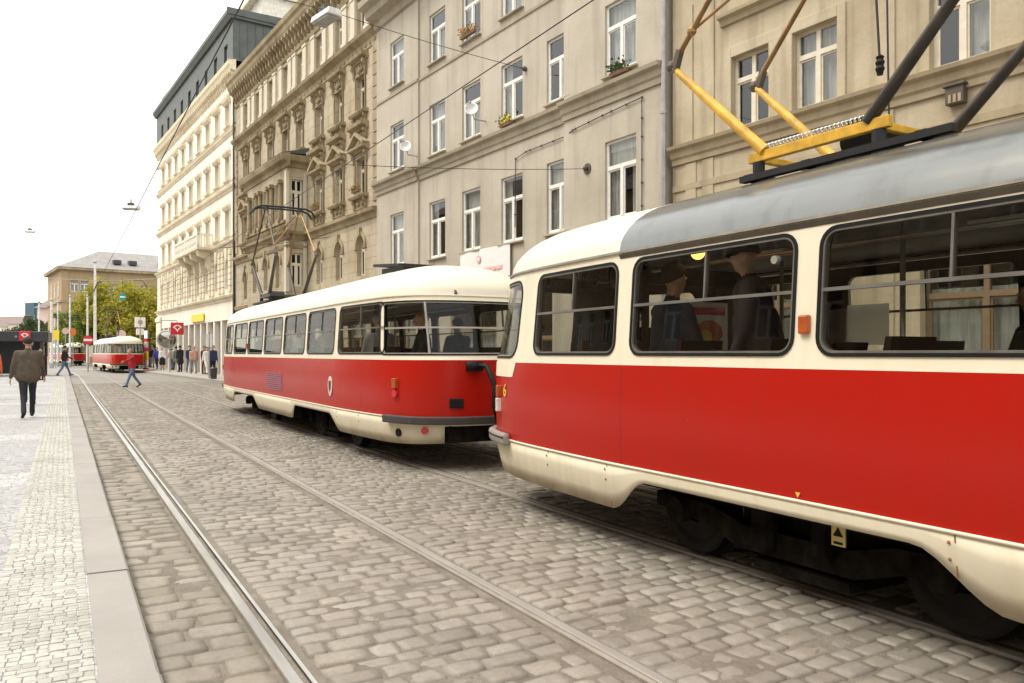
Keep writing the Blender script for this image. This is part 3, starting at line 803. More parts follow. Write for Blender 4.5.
        for y in np.arange(-5.0, 4.2, .82):
            obj('seat', SEAT, root, (-.82, y, FLOOR)); 
            if int(y*10) % 3: obj('seat', SEAT, root, (.86, y, FLOOR))
        for x, y in ((-.45, 2.4), (.5, 1.1), (-.45, -.8), (.5, -2.2), (-.45, -3.6), (.55, 4.2), (-.5, 5.2)):
            mb = MB(); mb.tube([(x, y, FLOOR), (x, y, 2.31)], .017, 8); mb.build('grab_pole', 'bright_metal', root, smooth=True)
        for x in (-.55, .55):
            mb = MB(); mb.tube([(x, -5, 2.2), (x, 4.6, 2.2)], .014, 6); mb.build('grab_rail', 'bright_metal', root, smooth=True)
        # driver's partition, desk and seat
        mb = MB(); mb.box(-.98, -.30, 5.02, 5.06, FLOOR, 1.62); mb.box(-.30, -.24, 5.02, 5.06, FLOOR, 2.3); mb.box(.55, .98, 5.02, 5.06, FLOOR, 2.3); mb.box(-.98, .98, 5.02, 5.06, 2.14, 2.3)
        mb.build('cab_partition', 'inner_brown', root)
        mb = MB(); mb.prism([(6.15, 1.36), (6.62, 1.42), (6.62, FLOOR), (6.3, FLOOR)], 'x', -.78, .78)
        for i in range(9): mb.disc((-.6+i*.14, 6.22, 1.42), .03, 'z', .04, 10)
        mb.build('driver_desk', 'copper_dark', root)
        obj('seat', SEAT, root, (0, 5.5, FLOOR+.15))
    # running gear
    if full:
        mb = MB(); mb.box(-1.02, 1.02, -6.3, 6.3, .50, .64)
        for y0, y1, x in ((-1.3, -.5, 1.0), (-.3, .55, .96), (.8, 1.5, 1.0)): mb.box(-x, x, y0, y1, .28, .56)
        mb.build('underframe', 'under_black', root, bevel=.02)
    else:
        mb = MB(); mb.box(-1.0, 1.0, -6.2, 6.2, .3, .62); mb.build('underframe', 'under_black', root)
    for sy in (BOG, -BOG):
        mb = MB()
        for sx in (-.86, .86):
            mb.prism([(sy-1.28, .36), (sy-.75, .30), (sy-.45, .2), (sy+.45, .2), (sy+.75, .30), (sy+1.28, .36), (sy+1.28, .46), (sy+.7, .44), (sy+.4, .36), (sy-.4, .36), (sy-.7, .44), (sy-1.28, .46)], 'x', sx-.05, sx+.05)
        mb.box(-.8, .8, sy-.5, sy+.5, .2, .5)
        if full:
            for sx in (-.93, .93):
                for dy in (-1.0, 1.0): mb.disc((sx, sy+dy, .36), .09, 'x', .1, 16)
                mb.tube([(sx, sy-.25, .3), (sx, sy-.25, .52)], .07, 10); mb.tube([(sx, sy+.2, .24), (sx, sy+.2, .52)], .085, 10)
            mb.box(-.92, .92, sy-.42, sy+.3, .11, .17)
        bg_ = mb.build('bogie', 'under_black', root)
        for dy in (-1.0, 1.0):
            for sx in (-1, 1):
                o = obj('wheel', WHEEL, bg_, (sx*.72, sy+dy, .362), 0 if sx > 0 else PI)
    # rear buffer beam, front bumper
    mb = MB(); barseg(mb, TR-1.62, TR+1.62, .60, .70, 0, .10, .08); mb.build('rear_bumper', 'old_paint_buffer', root, bevel=.015)
    if near:
        mb = MB(); barseg(mb, -1.72, 1.72, .62, .74, .0, .085, .06); bp = mb.build('front_bumper', 'bumper_grey', root, bevel=.03)
        mb = MB(); barseg(mb, -1.725, 1.725, .695, .708, .08, .089, .06); mb.build('groove', 'black_metal', bp)
    else:
        mb = MB(); barseg(mb, -1.28, 1.28, .60, .72, .0, .10, .1); mb.build('front_bumper', 'bumper_grey', root, bevel=.02)
    # lamps
    for s in (-1, 1):
        t = s*1.40
        mb = MB(); P = SP(t, .98, .012); n = (SP(t, .98, .1)-SP(t, .98, 0)).normalized()
        mb.disc((0, 0, 0), .085, 'y', .05, 20)
        o = mb.build('headlight', 'clear_lens', root, tuple(SP(s*.62, .98, .012)), math.atan2(-(SP(s*.62, .98, .1)-SP(s*.62, .98)).x, (SP(s*.62, .98, .1)-SP(s*.62, .98)).y))
        mb = MB(); mb.box(-.035, .035, -.03, .045, -.13, .005); q = mb.build('front_marker', 'clear_lens', root, tuple(SP(t, 1.06, 0)), math.atan2(-n.x, n.y), bevel=.01)
        mb = MB(); mb.box(-.033, .033, -.03, .04, .012, .13); mb.build('indicator', 'amber_lens', q, bevel=.01)
        t = TR-s*1.42; P = SP(t, .98, .005); n = (SP(t, .98, .1)-SP(t, .98, 0)).normalized(); a = math.atan2(-n.x, n.y)
        mb = MB(); mb.disc((0, 0, 0), .05, 'y', .06, 16); tlp = mb.build('taillight', 'red_lens', root, tuple(P), a)
        mb = MB(); mb.box(-.04, .04, -.02, .04, .07, .20); mb.build('indicator', 'amber_lens', tlp, bevel=.01)
        t = TR-s*.92; P = SP(t, .52, .02); n = (SP(t, .6, .1)-SP(t, .6, 0)).normalized(); a = math.atan2(-n.x, n.y)
        mb = MB(); mb.disc((0, 0, 0), .045, 'y', .05, 14); mb.build('reflector', 'red_lens', root, tuple(P), a)
        t = TR-s*1.38; P = SP(t, .47, .012); n = (SP(t, .47, .1)-SP(t, .47, 0)).normalized(); a = math.atan2(-n.x, n.y)
        mb = MB(); mb.disc((0, 0, 0), .055, 'y', .02, 18); mb.build('inspection_hole', 'rubber', root, tuple(P), a)
    mb = MB(); P = SP(TR-.52, .87, 0); mb.box(-.09, .09, -.03, .03, -.06, .06); mb.build('rear_plate', 'rubber', root, tuple(P), math.atan2(-(SP(TR-.52, .87, .1)-P).x, (SP(TR-.52, .87, .1)-P).y), bevel=.01)
    # couplers
    if full:
        mb = MB(); mb.tube([(0, 6.2, .5), (0, 7.35, .5)], .05, 10); mb.box(-.11, .11, 7.2, 7.42, .42, .58); mb.box(-.45, .45, 6.5, 6.7, .4, .6); mb.build('coupler', 'under_black', root, bevel=.01)
        mb = MB(); mb.tube([(0, -6.2, .5), (0, -7.35, .5)], .05, 10); mb.box(-.11, .11, -7.42, -7.2, .42, .58); mb.box(-.6, .6, -6.9, -6.5, .36, .58); mb.build('coupler', 'under_black', root, bevel=.01)
        for s in (-1, 1):
            if s < 0:
                mb = MB(); b0 = SP(TR-.3, 1.3, 0)
                mb.tube([(-.28, -6.95, 1.36), (-.22, -7.2, 1.34), (-.18, -7.34, 1.1), (-.2, -7.36, .85), (-.1, -7.3, .62)], .035, 8)
                mb.box(-.4, -.2, -7.06, -6.9, 1.28, 1.40)
                mb.tube([(.1, -6.98, 1.0), (.1, -7.25, .95), (.16, -7.4, .7), (.1, -7.38, .55)], .03, 8)
                mb.build('jumper_cable', 'rubber', root, smooth=True)
            else:
                mb = MB(); mb.tube([(.2, 6.95, .9), (.2, 7.1, .88), (.22, 7.2, .7), (.1, 7.25, .56)], .03, 8); mb.build('jumper_cable', 'rubber', root, smooth=True)
        # side indicators on the pillars
        for s in (-1, 1):
            t = tl(2.465) if s < 0 else TT-tl(2.465)
            P = SP(t, 1.67, .012); mb = MB(); mb.cbox((0, 0, 0), (.04, .07, .11)); mb.build('side_indicator', 'amber_lens', root, tuple(P), bevel=.012)
        # wiper
        mb = MB(); mb.bar(SP(-.35, 1.5, .03), SP(-.8, 2.05, .03), .02, .014); mb.build('wiper', 'black_metal', root)
    mb = MB()
    if not near:     # raised roof hatch over the rear
        pp = []
        mb.add([(-.5, -5.1, 2.72), (.5, -5.1, 2.72), (.5, -4.2, 2.72), (-.5, -4.2, 2.72), (-.5, -5.1, 2.80), (.5, -5.1, 2.80), (.5, -4.2, 2.83), (-.5, -4.2, 2.83)],
               [(0, 3, 2, 1), (4, 5, 6, 7), (0, 1, 5, 4), (1, 2, 6, 5), (2, 3, 7, 6), (3, 0, 4, 7)])
        if full:
            hb = MB()
            hb.bar((-.58, -5.2, 2.80), (-.58, -4.1, 2.89), .04, .04); hb.bar((.58, -5.2, 2.80), (.58, -4.1, 2.89), .04, .04); hb.bar((-.6, -4.1, 2.89), (.6, -4.1, 2.89), .04, .04); hb.bar((-.6, -5.2, 2.80), (.6, -5.2, 2.80), .04, .04)
            h = mb.build('roof_hatch', 'black_metal', root); hb.build('raised_rim', 'black_metal', h)
            mb = MB(); mb.bar(SP(TR-.4, 2.29, .02), SP(TR-.4, 2.29, .02)+Vector((0, .13, .13)), .03, .03); mb.build('roof_bracket', 'copper_dark', root)
        else: mb.build('roof_hatch', 'roof_cream', root)
    if full and not near:    # louvred vent, round crest
        mb = MB()
        for i in range(9):
            z = .79+i*.04; y0, y1 = -.92+.02*math.sin(i*2), .33-.03*math.cos(i*3)
            barseg(mb, tl(y1), tl(y0), z, z+.016, .005, .012, .4)
        mb.build('louvre_vent', 'blue_grey_lines', root)
        P = SP(tl(-4.0), 1.0, .006); n = 22
        mb = MB(); poly = [(P.y+.105*math.cos(2*PI*i/n), P.z+.155*math.sin(2*PI*i/n)) for i in range(n)]; mb.prism(poly, 'x', P.x-.004, P.x+.003)
        em = mb.build('crest', 'emblem_pale', root)
        mb = MB(); mb.prism([(P.y-.055, P.z+.08), (P.y+.055, P.z+.08), (P.y+.05, P.z-.03), (P.y, P.z-.09), (P.y-.05, P.z-.03)], 'x', P.x-.009, P.x-.004); mb.build('shield', 'cloth_maroon', em)
    if number and full:
        for s in (1,):
            t = s*1.60; P = SP(t, 1.14, .008); n = SP(t, 1.08, .1)-SP(t, 1.08)
            text_mesh('number', number, .17, 'number_yellow', root, tuple(P), (R(90), 0, math.atan2(n.x, -n.y)))
    pantograph(root, panto, old=not near)
    return root
WY = 15.95
front_tram = tram('large red and cream tram in the foreground with a grey roof and yellow pantograph', (4.867, .55, 0), 0, 'roof_grey', True, panto=3.08, number='6')
second_tram = tram('cream roofed red tram coupled ahead of the grey roofed one, seen from its rear', (4.867, WY, 0), 0, 'roof_cream', False, panto=4.3)
# small markings of the front tram
P = SP(tl(2.5), .71, .006)
mb = MB(); mb.add([(P.x, P.y-.018, P.z+.012), (P.x, P.y+.018, P.z+.012), (P.x, P.y, P.z-.02)], [(0, 1, 2)]); mb.build('lifting_mark', 'number_yellow', front_tram)
mb = MB(); mb.box(-1.035, -1.025, 2.36, 2.45, .41, .53); wp = mb.build('warning_plate', 'warning_yellow', front_tram)
mb = MB(); mb.add([(-1.037, 2.37, .465), (-1.037, 2.44, .465), (-1.037, 2.405, .52)], [(0, 1, 2)]); mb.box(-1.037, -1.035, 2.375, 2.435, .42, .435); mb.build('pictogram', 'rubber', wp)
mb = MB(); mb.ball((-.7, 3.9, 2.27), .055, 12, 8); mb.build('cabin_lamp', 'lamp_glow', front_tram, smooth=True)
for y in (2.75, -.55): 
    P = SP(tl(y-.05), 2.06, .0); mb = MB(); mb.disc((P.x-.003, P.y, P.z), .025, 'x', .03, 14); mb.build('window_catch', 'bright_metal', front_tram)
def heading(y): return math.atan(2*(y-53)/1000)
ty = 72; far_tram = tram('distant red and cream tram with its back to us beside the right pavement', (4.867+curve_off(ty)-.65, ty, 0), heading(ty)+.03, group='red and cream trams', full=False, panto=3)
ty = 112.5
def copy_tree(o, parent=None):
    c = o.copy(); C.objects.link(c)
    if parent: c.parent = parent
    for ch in kids(o): copy_tree(ch, c)
    return c
t4 = copy_tree(far_tram); t4.location = (.5, ty, 0); t4.rotation_euler = (0, 0, .15); t4['label'] = 'farthest red and cream tram, partly behind the dark shelter roof'
# ------------------------------------------------------------------ people
def capsule_mesh(mb, a, b, ra, rb, flat=1.0, fdir=None, n=14):
    """tapered capsule with round ends; flat squashes it along fdir."""
    a = Vector(a); b = Vector(b); d = b-a; L = d.length
    d = d/L if L > 1e-6 else Vector((0, 0, 1)); u = d.orthogonal().normalized(); w = d.cross(u)
    rings = []
    for i in range(1, 5): an = -PI/2+PI/2*i/4.5; rings.append((a+d*ra*math.sin(an), ra*math.cos(an)))
    for i in range(0, 5): q = i/4; rings.append((a.lerp(b, q), ra+(rb-ra)*q))
    for i in range(1, 5): an = PI/2*i/4.5; rings.append((b+d*rb*math.sin(an), rb*math.cos(an)))
    vs = []
    for c, r in rings:
        for j in range(n):
            t = 2*PI*j/n; p = (u*math.cos(t)+w*math.sin(t))*r
            if fdir is not None: p = p-fdir*p.dot(fdir)*(1-flat)
            vs.append(c+p)
    k = len(rings)
    fs = [(i*n+j, i*n+(j+1) % n, (i+1)*n+(j+1) % n, (i+1)*n+j) for i in range(k-1) for j in range(n)]
    fs += [tuple(range(n-1, -1, -1)), tuple((k-1)*n+j for j in range(n))]
    mb.add(vs, fs)
def segdist(p, s):
    a, b, ra, rb = s[0], s[1], s[2], s[3]; d = b-a; L2 = d.length_squared
    t = 0 if L2 < 1e-9 else max(0, min(1, (p-a).dot(d)/L2))
    return (p-(a+d*t)).length/(ra+(rb-ra)*t)
def person(label, loc, rz, H=1.74, pose='stand', top='cloth_black', legs='trousers_black', shoes='shoe_black', hair='hair_dark', sleeves=None,
           hips=(0, 0), knees=(0, 0), arms=((6, 6), (6, 6)), elbows=(12, 12), lean=3, group='people', coat=0, stout=1.0, turn=0, voxel=.022, fingers=True, cap=False, cat='person', skirt=False, open_hand=True):
    """local axes: x to the person's right, y ahead, z up. Angles in degrees: hips/knees swing in the sagittal plane; arms = (swing, out)."""
    k = H/1.74; f = Vector((0, 1, 0)); S = []
    V = Vector
    sl = sleeves or top
    hip = V((0, 0, .92*k))
    ln = R(lean); up = V((0, math.sin(ln), math.cos(ln)))
    def add(a, b, ra, rb, mat, flat=1, fd=None): S.append((V(a), V(b), ra*k, rb*k, mat, flat, fd))
    sh = hip+up*.50*k
    st = stout
    # trunk
    for x in (-.075, .075):
        add(hip+V((x*k*st, 0, .0)), hip+V((x*k*st, 0, .02)), .115*st, .118*st, legs, .95, f)
        add(hip+V((x*k*st, 0, 0))+up*.10*k, hip+V((x*k*1.25, 0, 0))+up*.42*k, .112*st, .105*st, top, .92, f)
        add(hip+V((x*1.2*k*st, 0, 0))+up*(.02-coat*.4)*k, hip+V((x*k*st, 0, 0))+up*.22*k, (.112+.028*coat)*st, .112*st, top, .95, f)
    if coat: add(hip+up*(.02-coat*.4)*k, hip+up*.22*k, (.125+.02*coat)*st, .12*st, top)
    add(sh+V((-.155*k, 0, -.02*k)), sh+V((.155*k, 0, -.02*k)), .075, .075, top)
    add(sh+up*.0*k, sh+up*.065*k, .085, .06, top)
    neck = sh+up*.08*k; add(sh+up*.05*k, neck+up*.06*k+V((0, .012*k, 0)), .056, .052, 'skin')
    ht = R(turn)
    hf = V((-math.sin(ht), math.cos(ht), 0)); hr = V((math.cos(ht), math.sin(ht), 0))
    hc = neck+up*.135*k+hf*.025*k
    add(hc+V((0, 0, .025*k))-hf*.012*k, hc+V((0, 0, .03*k))-hf*.012*k, .092, .092, 'skin', .84, hr)
    add(hc+hf*.022*k+V((0, 0, -.02*k)), hc+hf*.03*k+V((0, 0, -.07*k)), .068, .042, 'skin')
    add(hc+hf*.088*k+V((0, 0, .012*k)), hc+hf*.107*k+V((0, 0, -.022*k)), .012, .017, 'skin')
    for x in (-1, 1): add(hc+hr*.078*k*x-hf*.005*k+V((0, 0, -.012*k)), hc+hr*.082*k*x-hf*.012*k+V((0, 0, .02*k)), .014, .018, 'skin')
    hands = []
    # legs
    feet = []
    for i, x in enumerate((-1, 1)):
        a = R(hips[i]); b = R(hips[i]-knees[i])
        h0 = hip+V((x*.09*k, 0, -.02*k)); kn = h0+V((0, math.sin(a), -math.cos(a)))*.43*k; an = kn+V((0, math.sin(b), -math.cos(b)))*.41*k
        add(h0, kn, .092*st**.5, .062, legs); add(kn, an, .062, .046 if not skirt else .04, legs if not skirt else 'skin')
        if legs != 'skin' and not skirt: add(kn.lerp(an, .6), an, .054, .056, legs)
        pa = b+R(8) if b < 0 else b*.4
        fd = V((x*.12, math.cos(pa), math.sin(pa))).normalized()
        if abs(b) < R(15): fd = V((x*.15, 1, 0)).normalized()
        hl = an+V((0, 0, -.045*k))-fd*.05*k; to = an+V((0, 0, -.055*k))+fd*.16*k
        add(hl, to, .042, .036, shoes); feet.append(min(hl.z-.042*k, to.z-.036*k))
    if skirt:
        for x in (-.06, .06): add(hip+V((x*k, 0, .03*k)), hip+V((x*1.5*k, 0, -.42*k)), .12, .15, legs, .9, f)
    for i, x in enumerate((-1, 1)):
        sw, o = R(arms[i][0]), R(arms[i][1]); el = sw+R(elbows[i])
        s0 = sh+V((x*.185*k*st**.5, 0, -.015*k)); dd = V((x*math.sin(o), math.sin(sw)*math.cos(o), -math.cos(sw)*math.cos(o)))
        e0 = s0+dd*.29*k; de = V((x*math.sin(o)*.6, math.sin(el), -math.cos(el)*math.cos(o*.6))).normalized(); w0 = e0+de*.245*k
        add(s0, e0, .062*st**.4, .05, sl); add(e0, w0, .05, .04, sl); add(w0-de*.01*k, w0+de*.03*k, .028, .028, 'skin')
        hands.append((w0+de*.035*k, de, x))
    z0 = -min(feet) if pose != 'sit' else -(hip.z-.13*k)      # a sitting figure's origin is the seat
    mb = MB()
    for s in S: capsule_mesh(mb, s[0], s[1], s[2], s[3], s[5], s[6])
    src = bpy.data.meshes.new('src'); src.from_pydata(mb.v, [], mb.f)
    tmp = bpy.data.objects.new('tmp', src); C.objects.link(tmp)
    m1 = tmp.modifiers.new('r', 'REMESH'); m1.mode = 'VOXEL'; m1.voxel_size = voxel
    m2 = tmp.modifiers.new('s', 'SMOOTH'); m2.iterations = 3; m2.factor = .5
    dg = bpy.context.evaluated_depsgraph_get(); me = bpy.data.meshes.new_from_object(tmp.evaluated_get(dg))
    bpy.data.objects.remove(tmp); 
    out = MB(); out.v = [tuple(v.co) for v in me.vertices]; out.f = [tuple(p.vertices) for p in me.polygons]
    mats = []
    def mi(n):
        if n not in mats: mats.append(n)
        return mats.index(n)
    for p in me.polygons:
        c = p.center; best = min(S, key=lambda s: segdist(c, s)); bm_ = best[4]
        if bm_ == legs and c.z > hip.z-(.03+.36*coat)*k and pose != 'sit' and not skirt: bm_ = top
        out.m.append(mi(bm_))
    sk = mi('skin')
    # hands: palm, four fingers of different length and a thumb, softly curled
    for c, de, x in hands:
        side = V((x, 0, 0)); side = (side-de*side.dot(de)).normalized(); pal = de.cross(side)*(-x)        # pal: towards the front edge (thumb side)
        inn = -side
        m2_ = MB(); a = c; b = c+de*.075*k
        capsule_mesh(m2_, a, b, .026*k, .034*k, .5, side, 10)
        out.add(m2_.v, m2_.f, sk)
        for j, (o, l) in enumerate(((-.027, .062), (-.009, .074), (.009, .078), (.027, .07))):
            r0 = b+pal*o*k; d1 = (de+inn*.25).normalized(); d2 = (de+inn*.9).normalized()
            out.tube([r0-de*.01*k, r0+d1*l*.5*k, r0+d1*l*.5*k+d2*l*.5*k], [.0092*k, .0085*k, .006*k], 6, sk)
        t0 = a+de*.02*k+pal*.028*k; td = (de*.7+pal*.7+inn*.2).normalized(); te = (de+inn*.4).normalized()
        out.tube([t0, t0+td*.035*k, t0+td*.035*k+te*.03*k], [.012*k, .0105*k, .007*k], 6, sk)
    # eyes and mouth
    for x in (-1, 1): out.ball(hc+hf*.083*k+hr*.032*k*x+V((0, 0, .02*k)), .010*k, 8, 5, mi('eye_white')); out.ball(hc+hf*.0895*k+hr*.032*k*x+V((0, 0, .02*k)), .0055*k, 6, 4, mi('hair_dark'))
    out.v = [(p[0], p[1], p[2]+z0) for p in out.v]
    o = out.build('person', mats, None, loc, rz, smooth=True); tag(o, label, cat, group)
    bpy.data.meshes.remove(me); bpy.data.meshes.remove(src)
    # hair (or a cap): a shell over the skull
    hb = MB(); n, m = 18, 10; cz = hc+V((0, 0, .032*k+z0))-hf*.02*k; vs = []
    for i in range(m+1):
        for j in range(n):
            t = 2*PI*j/n; fw = math.cos(t)      # 1 = front
            lim = R(58)+R(66)*(1-fw)/2 if not cap else R(88)
            ph = lim*i/m
            rr = .0985*k
            p = hr*math.sin(ph)*math.sin(t)*rr*.90+hf*math.sin(ph)*fw*rr*1.03+V((0, 0, math.cos(ph)*rr*1.03))
            q = 1+.03*math.sin(7*t+i)*math.sin(3*i); vs.append(cz+p*q)
    hb.add(vs, [(i*n+j, (i+1)*n+j, (i+1)*n+(j+1) % n, i*n+(j+1) % n) for i in range(m) for j in range(n)])
    if cap:
        br = []
        for j in range(9):
            t = -1.0+2.0*j/8; br.append((t,))
        vs2 = []
        for (t,) in br:
            e = hr*math.sin(t)*.095*k+hf*math.cos(t)*.095*k; vs2.append(cz+e); vs2.append(cz+e*1.0+hf*.075*k*math.cos(t)+V((0, 0, -.02*k)))
        hb.add(vs2, [(2*j, 2*j+1, 2*j+3, 2*j+2) for j in range(8)])
    h = hb.build('cap' if cap else 'hair', hair, o, smooth=True)
    md = h.modifiers.new('Solidify', 'SOLIDIFY'); md.thickness = .008; md.offset = 1
    return o
WALK = dict(hips=(24, -14), knees=(4, 26), arms=((-16, 8), (20, 8)), elbows=(14, 22), lean=5)
WALK2 = dict(hips=(-16, 26), knees=(28, 6), arms=((20, 8), (-18, 8)), elbows=(22, 12), lean=5)
G1, G2, G3 = 'people on the left pavement', 'pedestrians on the right pavement', 'people crossing the tram tracks'
person('heavily built man in a brown jacket and black trousers walking away on the pavement', (-.65, 20.0, .1), R(4), 1.72, top='jacket_brown', hair='hair_dark', stout=1.2, coat=.12, hips=(-16, 18), knees=(16, 3), arms=((-8, 15), (8, 15)), elbows=(14, 20), lean=4, group=G1, voxel=.018)
person('person in a blue grey jacket walking just beyond the man in brown', (-.78, 25.2, .1), R(3), 1.74, top='cloth_bluegrey', legs='trousers_black', hair='hair_grey', coat=.4, group=G1, **WALK)
person('person in a bright orange top at the left edge near the shelter', (-1.86, 28.6, .1), R(10), 1.66, top='cloth_orange', legs='trousers_black', group=G1, **WALK2)
person('small figure in dark maroon standing by the shelter wall', (-.95, 47.0, .1), R(40), 1.55, top='cloth_maroon', legs='cloth_maroon', hair='hair_fair', group=G1)
person('walker in a black jacket and pale jeans stepping off the pavement', (.10, 57.0, 0), R(-70), 1.95, top='cloth_black', legs='jeans', hips=(28, -20), knees=(6, 14), arms=((-12, 8), (18, 8)), elbows=(20, 40), group=G3)
person('person in a red shirt and blue jeans striding across the rails, arm stretched out', (2.62, 37.6, 0), R(118), 1.68, top='cloth_red', legs='jeans', sleeves='cloth_red', hair='hair_fair', hips=(26, -22), knees=(4, 18), arms=((62, 12), (-14, 10)), elbows=(12, 10), lean=8, group=G3)
def at_fac(q, o): p = fpt(q, o); return (p.x, p.y, pave_z(q, o)+.03)
person('woman in a purple blue top walking beside the corner column', at_fac(64.2, .95), R(160), 1.66, top='cloth_blue', legs='trousers_black', group=G2, **WALK)
person('person in a white top and black skirt next to the purple blue top', at_fac(62.4, .9), R(175), 1.64, top='cloth_white', legs='cloth_black', skirt=True, group=G2)
person('man all in black standing in front of the dark shop entrance', at_fac(56.6, .8), R(20), 1.74, top='cloth_black', legs='trousers_black', coat=.8, group=G2)
person('elderly person in a pink top, tan waistcoat and grey trousers facing us', at_fac(51.2, 1.1), R(182), 1.70, top='cloth_pink', sleeves='cloth_tan', legs='cloth_grey', hair='hair_grey', stout=1.1, group=G2, **WALK)
person('person in maroon half hidden behind the pink topped walker', at_fac(50.9, .55), R(200), 1.68, top='cloth_maroon', legs='cloth_maroon', group=G2)
person('person dressed all in white walking by the shop columns', at_fac(49.5, .7), R(190), 1.68, top='cloth_white', legs='cloth_white', hair='hair_dark', group=G2, **WALK2)
person('dark clothed person waiting at the advertising column by the corner', at_fac(68.6, 1.0), R(150), 1.74, top='cloth_black', legs='trousers_black', group=G2)
person('person in navy at the kerb nearest the second tram', at_fac(45.3, 1.35), R(185), 1.7, top='cloth_blue_navy', legs='trousers_black', group=G2)
person('person in a grey coat walking between the man in black and the mirror', at_fac(59.6, .45), R(15), 1.72, top='cloth_grey', legs='cloth_black', coat=.6, group=G2, **WALK)
person('small person in tan walking away past the traffic mirror', at_fac(61.0, .5), R(5), 1.62, top='cloth_tan', legs='jeans', group=G2, **WALK2)
person('dark clothed person just left of the advertising board, near the stop sign', at_fac(67.4, .75), R(185), 1.7, top='cloth_black', legs='cloth_grey', group=G2)
person('person in dark blue walking near the shop by the man in black', at_fac(55.0, .55), R(182), 1.75, top='cloth_blue_navy', legs='jeans', group=G2, **WALK)
# passengers in the trams
GP = 'passengers inside the trams'
SIT = dict(pose='sit', hips=(84, 84), knees=(84, 84), arms=((18, 8), (18, 8)), elbows=(50, 50), lean=4)
ZS = FLOOR+.47
person('boy with short brown hair in a dark jacket seated behind the front window', (3.98, 4.58, 1.2), R(-100), 1.78, top='cloth_navy', hair='hair_dark', voxel=.015, turn=20, group=GP, **SIT)
person('man in a dark coat and peaked cap standing over the seated boy', (4.06, 3.74, FLOOR), R(42), 1.54, top='cloth_wine', hair='cloth_black', cap=True, stout=1.5, coat=.9, lean=8, voxel=.016, group=GP, arms=((6, 9), (-4, 9)), elbows=(14, 14), turn=8)
person('passenger in a black coat standing by the driver partition of the front tram', (4.15, 5.62, FLOOR), R(-20), 1.62, top='cloth_black', stout=1.25, coat=.9, voxel=.018, group=GP)
person('passenger seen as a small dark head low in the rear part of the window', (4.75, 2.30, ZS-.10), R(0), 1.6, top='cloth_black', voxel=.018, group=GP, **SIT)
person('passenger with hood up, dark against the far window of the front tram', (4.5, 1.2, ZS), R(20), 1.66, top='cloth_black', voxel=.02, group=GP, **SIT)
for i, (x, y, a, tp, hr_, lab) in enumerate(((-.82, -5.0, 4, 'cloth_grey', 'hair_grey', 'grey haired passenger in grey in the rearmost side window of the second tram'),
        (-.82, -2.54, -3, 'cloth_tan', 'hair_grey', 'passenger in a tan coat in the second tram, third window from its rear'),
        (-.82, -.9, 6, 'cloth_white', 'hair_fair', 'pale clothed passenger in a middle window of the second tram'),
        (-.82, .74, 0, 'cloth_orange', 'hair_dark', 'passenger in orange seated in the second tram'),
        (-.82, 2.38, -5, 'cloth_navy', 'hair_dark', 'passenger in navy towards the front of the second tram'),
        (.86, -4.18, 5, 'cloth_black', 'hair_dark', 'passenger in black on the far side of the second tram'),
        (-.5, -5.9, 80, 'cloth_black', 'hair_fair', 'fair haired passenger in black at the rear window of the second tram'))):
    person(lab, (4.867+x, WY+y, ZS), R(a), 1.68, top=tp, hair=hr_, voxel=.026, group=GP, **SIT)
tag(MB().box(5.08, 5.56, 5.53, 5.545, 1.54, 1.99).build('poster', 'sign_white'), 'white advertising poster with a red heading seen through the front window', 'poster')
po = bpy.data.objects['poster']
MB().box(5.12, 5.52, 5.524, 5.53, 1.87, 1.94).build('heading', 'sign_red', po)
mb = MB(); mb.prism([(5.32+.17*math.cos(2*PI*i/24), 1.69+.11*math.sin(2*PI*i/24)*(1.2 if i < 12 else .85)) for i in range(24)], 'y', 5.524, 5.53); mb.build('picture', 'sign_orange', po)
mb = MB(); mb.prism([(5.27+.08*math.cos(2*PI*i/16), 1.66+.07*math.sin(2*PI*i/16)) for i in range(16)], 'y', 5.518, 5.524); mb.build('picture', 'sign_yellow', po)
tag(MB().add([(6.03, 4.15, 1.58), (6.03, 4.8, 1.58), (6.03, 4.8, 1.93), (6.03, 4.15, 1.93)], [(0, 1, 2, 3)]).build('notice_sheet', 'paper_sheet'), 'pale blank sheet stuck to a far window of the front tram', 'notice')
